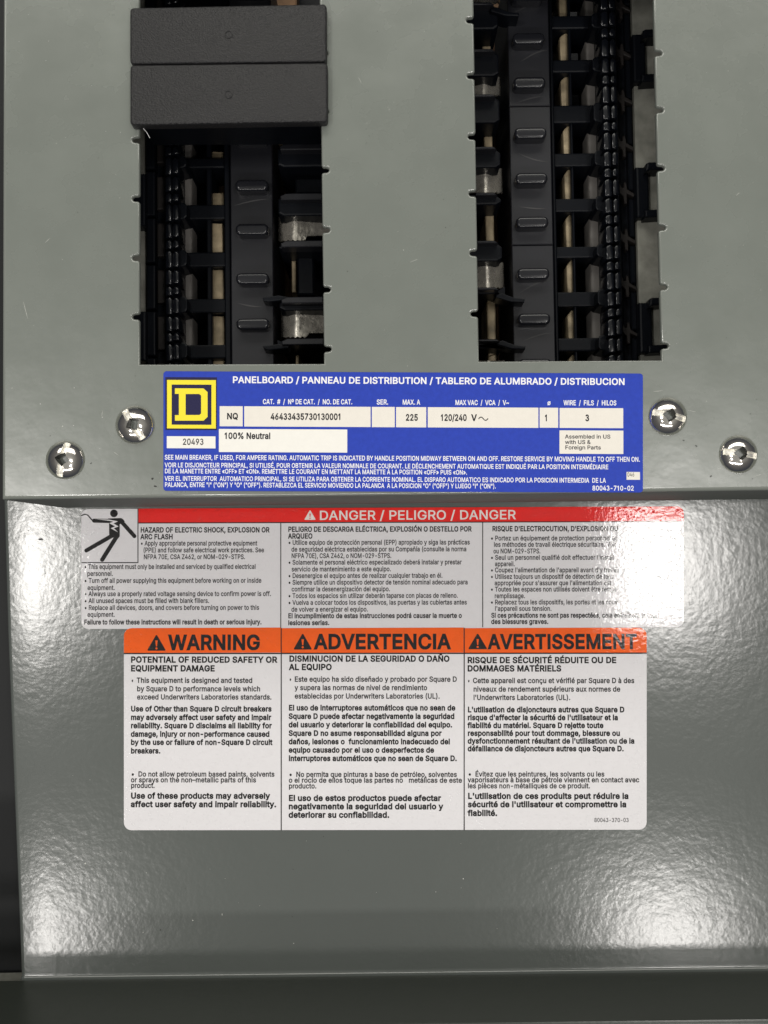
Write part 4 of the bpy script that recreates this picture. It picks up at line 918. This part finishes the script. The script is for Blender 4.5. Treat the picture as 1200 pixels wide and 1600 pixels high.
def lettering(name, lines, z, m, parent, slope=0.0):
    """lines: (text, x0, x1, baseline at x0, cap height, stroke) in photograph pixels"""
    V, F = [], []
    for (txt, x0, x1, yb, cap, w) in lines:
        nat = 0; last = 0
        for ch in txt: nat += GLYPH[ch][0] + w * 0.6
        nat -= 55
        a = P(x0, yb, z); b = P(x1, yb + slope * (x1 - x0), z)
        d = (b - a); sx = d.length / nat; d.normalize(); u = Vector((-d.y, d.x, 0))
        sy = (P(x0, yb - cap, z) - a).length / CAP
        pen = -45
        for ch in txt:
            adv, pts, tri = glyph(ch, w)
            n0 = len(V)
            for (gx, gy) in pts:
                V.append(a + d * ((pen + gx) * sx) + u * (gy * sy))
            F += [tuple(n0 + i for i in t) for t in tri]
            pen += adv + w * 0.6
    return mesh_obj(name, V, F, m, parent)

def paragraphs(name, lines, z, m, parent, slope=0.0):
    """one lettering object for each run of lines of one weight without a gap"""
    runs = []
    for l in lines:
        p = runs[-1][-1] if runs else None
        if p and p[5] == l[5] and 0 <= l[3] - p[3] < 16 and p[0] != '•': runs[-1].append(l)
        elif p and l[3] == p[3]: runs[-1].append(l)
        else: runs.append([l])
    for r in runs: lettering(name, r, z, m, parent, slope)

def flat(name, pts, z, m, parent, world_pts=False):
    w = ccw(pts if world_pts else unp(pts, z))
    fl, tri = tess([w])
    return mesh_obj(name, [(x, y, z) for x, y in fl], tri, m, parent)

def quad(x0, y0, x1, y1, sl=0.0, xo=None):
    xo = x0 if xo is None else xo
    f = lambda x, y: (x, y + sl * (x - xo))
    return [f(x0, y0), f(x0, y1), f(x1, y1), f(x1, y0)]

def ringed(name, outer, inner_, z, m, parent):
    o, i = ccw(unp(outer, z)), ccw(unp(inner_, z))[::-1]
    fl, tri = tess([o, i])
    return mesh_obj(name, [(x, y, z) for x, y in fl], tri, m, parent)

def stroke(pts, w, z, closed=False):
    """thick polyline with round ends: px points -> list of px outlines"""
    out = []
    for (a, b) in zip(pts, pts[1:]):
        dx, dy = b[0] - a[0], b[1] - a[1]; L = math.hypot(dx, dy); dx /= L; dy /= L
        an = math.atan2(dy, dx); q = []
        wa = w[0] if isinstance(w, tuple) else w; wb = w[1] if isinstance(w, tuple) else w
        for k in range(7):
            t = an + math.pi / 2 + k * math.pi / 6; q.append((a[0] + wa / 2 * math.cos(t), a[1] + wa / 2 * math.sin(t)))
        for k in range(7):
            t = an - math.pi / 2 + k * math.pi / 6; q.append((b[0] + wb / 2 * math.cos(t), b[1] + wb / 2 * math.sin(t)))
        out.append(q)
    return out

def multi(name, outlines, z, m, parent, dz=0.00003):
    V, F = [], []
    for k, pts in enumerate(outlines):
        w, tri = tess([ccw(unp(pts, z))]); n0 = len(V)
        V += [(x, y, z + k * dz) for x, y in w]; F += [tuple(n0 + i for i in t) for t in tri]
    return mesh_obj(name, V, F, m, parent)

L1, L2 = 0.0006, 0.0012                     # print layers above the sticker face
def sticker_body(pts, z, m, parent, th=0.0022):
    return prism('sticker_base', unp(pts, z), z, th, m, parent, bevel=0.0006, seg=1)

# ---------------------------------------------------------------- blue rating sticker
z = 0.0026
blue = root('rating_sticker', 'royal blue rating sticker with yellow square logo on the upper cover plate', 'sticker',
            (*P(630, 675, 0.0)[:2], 0.0))
sticker_body(px_rrect(255.2, 580.0, 1004.6, 583.6, 766.8, 769.6, 5), z, M['blue'], blue)
SB = 0.0045
flat('logo_field', quad(258.3, 589.3, 339, 671.7, 0.004), z + L1, M['navy'], blue)
ringed('logo_frame', quad(261, 593.6, 337.3, 669.3, 0.004), quad(268.2, 600.8, 330.4, 663.6, 0.004)[::-1], z + L2, M['yellow'], blue)
D = [(273.3, 606.7), (318, 606.9), (324.3, 612.6), (324.3, 651.4), (318, 657.3), (273.3, 657.3), (273.3, 648.6), (279.5, 648.6), (279.5, 615.4), (273.3, 615.4)]
Di = [(290, 615.6), (311.5, 615.6), (314.2, 618), (314.2, 646.2), (311.5, 648.4), (290, 648.4)]
ringed('logo_letter', D, Di, z + L2, M['yellow'], blue)
def field(x0, y0, x1, y1, m='field'):
    return flat('data_field', quad(x0, y0, x1, y1, SB), z + L1, M[m], blue)
for x0, x1, y0, y1 in ((343.2, 379.2, 634.6, 666), (381.6, 579, 634.8, 666.4), (581, 616.8, 635.7, 667.4), (618.8, 666, 636, 667.6),
                       (668.4, 841.2, 636.2, 667.8), (843.2, 872.2, 637, 668.3), (874.4, 973.8, 637.4, 668.6)):
    field(x0, y0, x1, y1)
field(342, 670.2, 542.6, 706.3, 'field_white'); field(874.2, 672.4, 974, 709); field(260.6, 681.5, 336.7, 700.3, 'field_white')
field(979, 737.4, 1000, 749.6)
lettering('title_lettering', [("PANELBOARD / PANNEAU DE DISTRIBUTION / TABLERO DE ALUMBRADO / DISTRIBUCION", 364, 976.7, 598.2, 9.8, 22)],
          z + L1, M['white_flat'], blue, 0.0050)
lettering('column_lettering', [
    ("CAT.  #  /  Nº DE CAT.  /  NO. DE CAT.", 411, 550.7, 631.2, 7.4, 20), ("SER.", 589, 606.7, 631.8, 7.4, 20), ("MAX. A", 629.3, 656.5, 632, 7.4, 20),
    ("MAX VAC  /  VCA  /  V~", 711.7, 795.7, 632.6, 7.4, 20), ("ø", 855.8, 860.4, 632.8, 7.2, 15), ("WIRE  /  FILS  /  HILOS", 881, 963.3, 633, 7.4, 20)],
    z + L1, M['white_flat'], blue, 0.003)
for item in [
    ("NQ", 355, 372, 654.8, 9.2, 26), ("46433435730130001", 423.3, 533.6, 655.5, 9.4, 26), ("225", 634.3, 653.4, 657.0, 9.6, 26),
    ("120/240", 689, 729.5, 657.2, 9.6, 26), ("V", 737.3, 745, 657.4, 9.6, 26), ("1", 851.7, 856.2, 657.6, 9.6, 26), ("3", 915, 921, 657.8, 9.6, 26),
    ("100% Neutral", 351, 422.7, 685.4, 9.2, 26), ("20493", 285.7, 318.4, 694.8, 9.2, 14),
    ("Assembled in US", 883.4, 954, 685, 5.9, 12), ("with US &", 883.4, 922.8, 693.6, 5.9, 12), ("Foreign Parts", 883.4, 939, 702, 5.9, 12),
    ("046", 980.4, 991.4, 744.5, 6.3, 0)]:
    lettering('typed_lettering', [item], z + L2, M['black_flat'], blue, 0.003)
wave = [(748 + i * 1.1, 654.2 - 2.6 * math.sin(i / 13 * 2 * math.pi)) for i in range(14)]
multi('wave_symbol', stroke(wave, 1.3, z), z + L2, M['black_flat'], blue)
lettering('notice_lettering', [
    ("SEE MAIN BREAKER, IF USED, FOR AMPERE RATING. AUTOMATIC TRIP IS INDICATED BY HANDLE POSITION MIDWAY BETWEEN ON AND OFF. RESTORE SERVICE BY MOVING HANDLE TO OFF THEN ON.", 257.7, 1000, 718.0, 7.2, 15),
    ("VOIR LE DISJONCTEUR PRINCIPAL, SI UTILISÉ, POUR OBTENIR LA VALEUR NOMINALE DE COURANT. LE DÉCLENCHEMENT AUTOMATIQUE EST INDIQUÉ PAR LA POSITION INTERMÉDIAIRE", 257.7, 950.7, 730.0, 7.0, 15),
    ("DE LA MANETTE ENTRE «OFF» ET «ON». REMETTRE LE COURANT EN METTANT LA MANETTE À LA POSITION «OFF» PUIS «ON».", 257.7, 730, 739.4, 7.0, 15),
    ("VER EL INTERRUPTOR  AUTOMATICO PRINCIPAL, SI SE UTILIZA PARA OBTENER LA CORRIENTE NOMINAL. EL DISPARO AUTOMATICO ES INDICADO POR LA POSICION INTERMEDIA  DE LA", 257.7, 946.7, 751.0, 7.0, 15),
    ("PALANCA, ENTRE \"I\" (\"ON\") Y \"O\" (\"OFF\"). RESTABLEZCA EL SERVICIO MOVIENDO LA PALANCA  A LA POSICION \"O\" (\"OFF\") Y LUEGO \"I\" (\"ON\").", 257.7, 775, 760.7, 7.0, 15)],
    z + L1, M['white_flat'], blue, 0.0045)
lettering('part_number', [("80043-710-02", 925.8, 990.8, 766.2, 7.2, 18)], z + L1, M['white_flat'], blue, 0.003)

# ---------------------------------------------------------------- danger sticker
z = ZP + 0.0026
dg = root('danger_sticker', 'white danger sticker with red header band and shocked figure pictogram on the lower panel',
          'sticker', (*P(598, 888, ZP)[:2], ZP))
SD = -0.0036
sticker_body(px_rrect(127, 795.2, 1068.6, 791.3, 982.8, 980.0, 11), z, M['paper'], dg)
pts = px_rrect(216.4, 794.8, 1068.6, 791.3, 816.3, 814.0, 0, radii=(0, 0, 0, 11))
flat('header_band', pts, z + L1, M['red'], dg)
def bar(name, x0, y0, x1, y1, parent, zz, sl=0.0, m='ink'):
    return flat(name, quad(x0, y0, x1, y1, sl), zz, M[m], parent)
bar('border_line', 216.4, 816.3, 1068.6, 818.0, dg, z + L1, -0.0027)
bar('border_line', 214.8, 794.9, 216.3, 879.6, dg, z + L1)
bar('border_line', 127.3, 878.4, 214.8, 879.9, dg, z + L1)
bar('divider_line', 438.0, 817.2, 439.4, 981.2, dg, z + L1)
bar('divider_line', 753.5, 816.4, 754.9, 980.2, dg, z + L1)
def alert(x0, x1, y0, y1, parent, zz, tri_m, mark_m):
    cx = (x0 + x1) / 2; h = y1 - y0; r = h * 0.06
    flat('alert_triangle', [(cx - r * .6, y0), (x0, y1 - r), (x0 + r * .6, y1), (x1 - r * .6, y1), (x1, y1 - r), (cx + r * .6, y0)], zz, M[tri_m], parent)
    yb = y0 + h * .34; ye = y0 + h * .72
    dot = [(cx + h * .07 * math.cos(k * math.pi / 4), y0 + h * .85 + h * .07 * math.sin(k * math.pi / 4)) for k in range(8)]
    multi('exclamation_mark', [[(cx - h * .075, yb), (cx - h * .035, ye), (cx + h * .035, ye), (cx + h * .075, yb)], dot], zz + L1, M[mark_m], parent)
alert(475.8, 493, 797.4, 812.2, dg, z + L2, 'white_ink', 'red')
lettering('header_lettering', [("DANGER / PELIGRO / DANGER", 499.7, 806.2, 812.2, 14.0, 12)], z + L2, M['white_ink'], dg, -0.0036)
R_, B_ = 18, 29
paragraphs('danger_text', [
    ("HAZARD OF ELECTRIC SHOCK, EXPLOSION OR", 220, 421, 831.8, 7.6, B_), ("ARC FLASH", 220, 270.2, 842.4, 7.6, B_),
    ("• Apply appropriate personal protective equipment", 220, 401.8, 852.4, 7.2, R_),
    ("(PPE) and follow safe electrical work practices. See", 224, 412.6, 863, 7.2, R_),
    ("NFPA 70E, CSA Z462, or NOM-029-STPS.", 224.8, 383, 873.6, 7.2, R_),
    ("• This equipment must only be installed and serviced by qualified electrical", 132, 399.6, 889, 7.2, R_),
    ("personnel.", 136.6, 176.6, 899.8, 7.2, R_),
    ("• Turn off all power supplying this equipment before working on or inside", 132, 408.5, 910.7, 7.2, R_),
    ("equipment.", 137, 179.4, 921.8, 7.2, R_),
    ("• Always use a properly rated voltage sensing device to confirm power is off.", 132, 423.6, 931.4, 7.2, R_),
    ("• All unused spaces must be filled with blank fillers.", 132, 327, 942.2, 7.2, R_),
    ("• Replace all devices, doors, and covers before turning on power to this", 132, 405, 953, 7.2, R_),
    ("equipment.", 137, 179.4, 963.7, 7.2, R_),
    ("Failure to follow these instructions will result in death or serious injury.", 131.8, 408.8, 975.6, 7.2, B_)],
    z + L1, M['ink'], dg, -0.001)
paragraphs('danger_text', [
    ("PELIGRO DE DESCARGA ELÉCTRICA, EXPLOSIÓN O DESTELLO POR", 450.7, 736.9, 830.8, 7.6, B_), ("ARQUEO", 450.7, 488.4, 841.4, 7.6, B_),
    ("• Utilice equipo de protección personal (EPP) apropiado y siga las prácticas", 450.7, 734.2, 851.2, 7.2, R_),
    ("de seguridad eléctrica establecidas por su Compañía (consulte la norma", 455.7, 729, 861.8, 7.2, R_),
    ("NFPA 70E), CSA Z462, o NOM-029-STPS.", 455.7, 611.6, 872, 7.2, R_),
    ("• Solamente el personal eléctrico especializado deberá instalar y prestar", 450.7, 721.4, 882.2, 7.2, R_),
    ("servicio de mantenimiento a este equipo.", 456, 611, 892.8, 7.2, R_),
    ("• Desenergice el equipo antes de realizar cualquier trabajo en él.", 450.7, 691.6, 903.1, 7.2, R_),
    ("• Siempre utilice un dispositivo detector de tensión nominal adecuado para", 450.7, 731, 913.5, 7.2, R_),
    ("confirmar la desenergización del equipo.", 456, 609.6, 924, 7.2, R_),
    ("• Todos los espacios sin utilizar deberán taparse con placas de relleno.", 450.7, 715.6, 934.4, 7.2, R_),
    ("• Vuelva a colocar todos los dispositivos, las puertas y las cubiertas antes", 450.7, 729.6, 945, 7.2, R_),
    ("de volver a energizar el equipo.", 455.7, 575, 955.6, 7.2, R_),
    ("El incumplimiento de estas instrucciones podrá causar la muerte o", 450.7, 721.7, 965.8, 7.2, B_),
    ("lesiones serias.", 450.7, 514.8, 976.6, 7.2, B_)], z + L1, M['ink'], dg, -0.002)
paragraphs('danger_text', [
    ("RISQUE D'ELECTROCUTION, D'EXPLOSION OU", 769.7, 966, 829.9, 7.6, B_),
    ("• Portez un équipement de protection personnel et", 767, 964, 844.4, 7.2, R_),
    ("les méthodes de travail électrique sécuritaire. Voir", 772, 963, 854.3, 7.2, R_),
    ("ou NOM-029-STPS.", 771.4, 844.6, 864.6, 7.2, R_),
    ("• Seul un personnel qualifié doit effectuer l'install", 767, 960, 874.6, 7.2, R_),
    ("appareil.", 773.7, 804.6, 884.6, 7.2, R_),
    ("• Coupez l'alimentation de l'appareil avant d'y travail", 767, 967, 894.2, 7.2, R_),
    ("• Utilisez toujours un dispositif de détection de tens", 767, 959, 904.4, 7.2, R_),
    ("appropriée pour s'assurer que l'alimentation est", 773.2, 955, 914.4, 7.2, R_),
    ("• Toutes les espaces non utilisés doivent être rempl", 767, 962, 924.2, 7.2, R_),
    ("remplissage.", 773.2, 820.6, 934.5, 7.2, R_),
    ("• Replacez tous les dispositifs, les portes et les couv", 767, 965, 944.4, 7.2, R_),
    ("l'appareil sous tension.", 773.7, 862, 954.4, 7.2, R_),
    ("Si ces précautions ne sont pas respectées, cela entraînera la mort", 768, 1030, 965, 7.2, B_),
    ("des blessures graves.", 768, 857, 974.8, 7.2, B_)], z + L1, M['ink'], dg, -0.001)
def pc(x, y): return (110 + x / 3.529, 780 + y / 3.529)
head = [(178 + 6 * math.cos(k * math.pi / 10), 802.2 + 6 * math.sin(k * math.pi / 10)) for k in range(20)]
fig = [head]
fig += stroke([pc(130, 118), pc(262, 113)], (6.2, 2.0), z) + stroke([pc(130, 119), pc(240, 128)], (6.0, 2.4), z)
fig += [[pc(210, 106), pc(280, 104), pc(292, 112), pc(300, 124), pc(272, 138), pc(272, 205), pc(262, 218), pc(214, 206), pc(213, 128), pc(190, 124)]]
fig += stroke([pc(276, 118), pc(353, 204)], 6.2, z) + stroke([pc(232, 200), pc(88, 283)], 6.4, z) + stroke([pc(256, 205), pc(175, 334)], 6.6, z)
multi('shock_figure', fig, z + L1, M['ink'], dg)
multi('shock_wire', stroke([pc(60, 90), pc(80, 83), pc(96, 88), pc(108, 102), pc(120, 116)], 1.9, z), z + L1, M['ink'], dg)
bolt = [[pc(135, 109), pc(215, 113), pc(262, 122), pc(238, 134), pc(266, 150), pc(240, 160), pc(262, 182), pc(222, 160), pc(246, 150), pc(214, 132), pc(236, 124), pc(214, 119)]]
multi('lightning_bolt', bolt, z + L1 + 0.0006, M['paper'], dg)

# ---------------------------------------------------------------- warning sticker
z = ZP + 0.0030
wn = root('warning_sticker', 'white three column warning sticker with an orange header band, lower on the lower panel',
          'sticker', (*P(602, 1140, ZP)[:2], ZP))
sticker_body(px_rrect(193.4, 981.4, 1010.6, 980.2, 1297.4, 1296.6, 12), z, M['paper'], wn, th=0.0028)
for x0, x1, rad in ((193.6, 438.6, (12, 0, 0, 0)), (440.0, 724.4, (0, 0, 0, 0)), (725.9, 1010.4, (0, 0, 0, 12))):
    flat('header_band', px_rrect(x0, 981.5, x1, 980.6, 1020.2, 1019.6, 0, radii=rad), z + L1, M['orange'], wn)
bar('border_line', 193.5, 1020.2, 1010.5, 1022.2, wn, z + L2, -0.0006)
bar('divider_line', 438.6, 981.2, 440.2, 1297.2, wn, z + L2 + 0.0001)
bar('divider_line', 724.5, 980.9, 726.1, 1297.0, wn, z + L2 + 0.0001)
alert(230.4, 258.6, 992.4, 1016.8, wn, z + L2, 'ink', 'orange')
alert(459, 487, 990.6, 1015.0, wn, z + L2, 'ink', 'orange')
alert(732, 760.8, 990.4, 1014.4, wn, z + L2, 'ink', 'orange')
lettering('header_lettering', [("WARNING", 265, 406.8, 1014.8, 22, 30), ("ADVERTENCIA", 493, 704.2, 1013.6, 22, 30), ("AVERTISSEMENT", 764.5, 995.6, 1013.4, 21.6, 30)],
          z + L2, M['ink'], wn, -0.0008)
R_, B_, H_ = 22, 36, 34
paragraphs('warning_text', [
    ("POTENTIAL OF REDUCED SAFETY OR", 205, 433, 1035, 8.8, H_), ("EQUIPMENT DAMAGE", 205, 335.8, 1048.7, 8.8, H_),
    ("•", 205.5, 208.5, 1066.8, 7.6, R_), ("This equipment is designed and tested", 214, 394.5, 1066.8, 7.8, R_),
    ("by Square D to performance levels which", 214.4, 406.8, 1080, 7.8, R_), ("exceed Underwriters Laboratories standards.", 214.6, 424.5, 1092.8, 7.8, R_),
    ("Use of Other than Square D circuit breakers", 205, 424.5, 1111.4, 8.0, B_), ("may adversely affect user safety and impair", 205, 423.6, 1124.7, 8.0, B_),
    ("reliability. Square D disclaims all liability for", 205, 424.6, 1137.6, 8.0, B_), ("damage, injury or non-performance caused", 205, 421.3, 1150.8, 8.0, B_),
    ("by the use or failure of non-Square D circuit", 205, 425.6, 1163.6, 8.0, B_), ("breakers.", 205, 250.8, 1177, 8.0, B_),
    ("•  Do not allow petroleum based paints, solvents", 205.4, 429, 1213.2, 7.6, R_), ("or sprays on the non–metallic parts of this", 205, 400.2, 1222.2, 7.6, R_),
    ("product.", 205, 242, 1231, 7.6, R_),
    ("Use of these products may adversely", 205, 421.8, 1247.6, 8.6, B_), ("affect user safety and impair reliability.", 205, 431.8, 1260.8, 8.6, B_)],
    z + L1, M['ink'], wn, 0.0006)
paragraphs('warning_text', [
    ("DISMINUCION DE LA SEGURIDAD O DAÑO", 452.5, 702.6, 1033.5, 8.8, H_), ("AL EQUIPO", 452.5, 518.6, 1046.6, 8.8, H_),
    ("•", 452.4, 455.4, 1065, 7.6, R_), ("Este equipo ha sido diseñado y probado por Square D", 460.7, 714, 1065, 7.8, R_),
    ("y supera las normas de nivel de rendimiento", 461, 667.6, 1078.2, 7.8, R_), ("establecidas por Underwriters Laboratories (UL).", 461, 687.3, 1091.4, 7.8, R_),
    ("El uso de interruptores automáticos que no sean de", 451.7, 711.6, 1109.8, 8.0, B_), ("Square D puede afectar negativamente la seguridad", 451.7, 710.3, 1123, 8.0, B_),
    ("del usuario y deteriorar la confiabilidad del equipo.", 451.7, 706.7, 1136.2, 8.0, B_), ("Square D no asume responsabilidad alguna por", 451.7, 690, 1149.5, 8.0, B_),
    ("daños, lesiones o  funcionamiento inadecuado del", 451.7, 703.3, 1162.6, 8.0, B_), ("equipo causado por el uso o desperfectos de", 451.7, 678.3, 1175.7, 8.0, B_),
    ("interruptores automáticos que no sean de Square D.", 451.7, 714, 1188.8, 8.0, B_),
    ("•  No permita que pinturas a base de petróleo, solventes", 452, 714, 1213.7, 7.6, R_), ("o el rocío de ellos toque las partes no   metálicas de este", 451.7, 722, 1222.7, 7.6, R_),
    ("producto.", 451.7, 494.6, 1231.8, 7.6, R_),
    ("El uso de estos productos puede afectar", 451.7, 689, 1251.2, 8.6, B_), ("negativamente la seguridad del usuario y", 451.7, 692.4, 1264.2, 8.6, B_),
    ("deteriorar su confiabilidad.", 451.7, 608.5, 1277.4, 8.6, B_)], z + L1, M['ink'], wn, 0.0003)
paragraphs('warning_text', [
    ("RISQUE DE SÉCURITÉ RÉDUITE OU DE", 731, 963.3, 1035.8, 8.8, H_), ("DOMMAGES MATÉRIELS", 731, 877.2, 1048.8, 8.8, H_),
    ("•", 731.2, 734.2, 1067.2, 7.6, R_), ("Cette appareil est conçu et vérifié par Square D à des", 739.4, 991.3, 1067.2, 7.8, R_),
    ("niveaux de rendement supérieurs aux normes de", 740.2, 969.3, 1080.5, 7.8, R_), ("l'Underwriters Laboratories (UL).", 740.2, 891.3, 1093.6, 7.8, R_),
    ("L'utilisation de disjoncteurs autres que Square D", 731.4, 975.8, 1112.7, 8.0, B_), ("risque d'affecter la sécurité de l'utilisateur et la", 731.4, 965.8, 1125, 8.0, B_),
    ("fiabilité du matériel. Square D rejette toute", 731.4, 943, 1137.3, 8.0, B_), ("responsabilité pour tout dommage, blessure ou", 731.4, 969, 1149.5, 8.0, B_),
    ("dysfonctionnement résultant de l'utilisation ou de la", 731.4, 991.6, 1161.6, 8.0, B_), ("défaillance de disjoncteurs autres que Square D.", 731.4, 974.8, 1173.6, 8.0, B_),
    ("•  Évitez que les peintures, les solvants ou les", 732, 944.6, 1213.2, 7.6, R_), ("vaporisateurs à base de pétrole viennent en contact avec", 731.4, 999, 1222.2, 7.6, R_),
    ("les pièces non-métalliques de ce produit.", 731.4, 922.2, 1231.6, 7.6, R_),
    ("L'utilisation de ces produits peut réduire la", 731.8, 982.4, 1248, 8.6, B_), ("sécurité de l'utilisateur et compromettre la", 731.8, 979, 1261, 8.6, B_),
    ("fiabilité.", 731.8, 777.2, 1274.6, 8.6, B_)], z + L1, M['ink'], wn, 0.0)
lettering('part_number', [("80043-370-03", 928.8, 982.6, 1284.4, 6.2, 8)], z + L1, M['ink'], wn, 0.0)
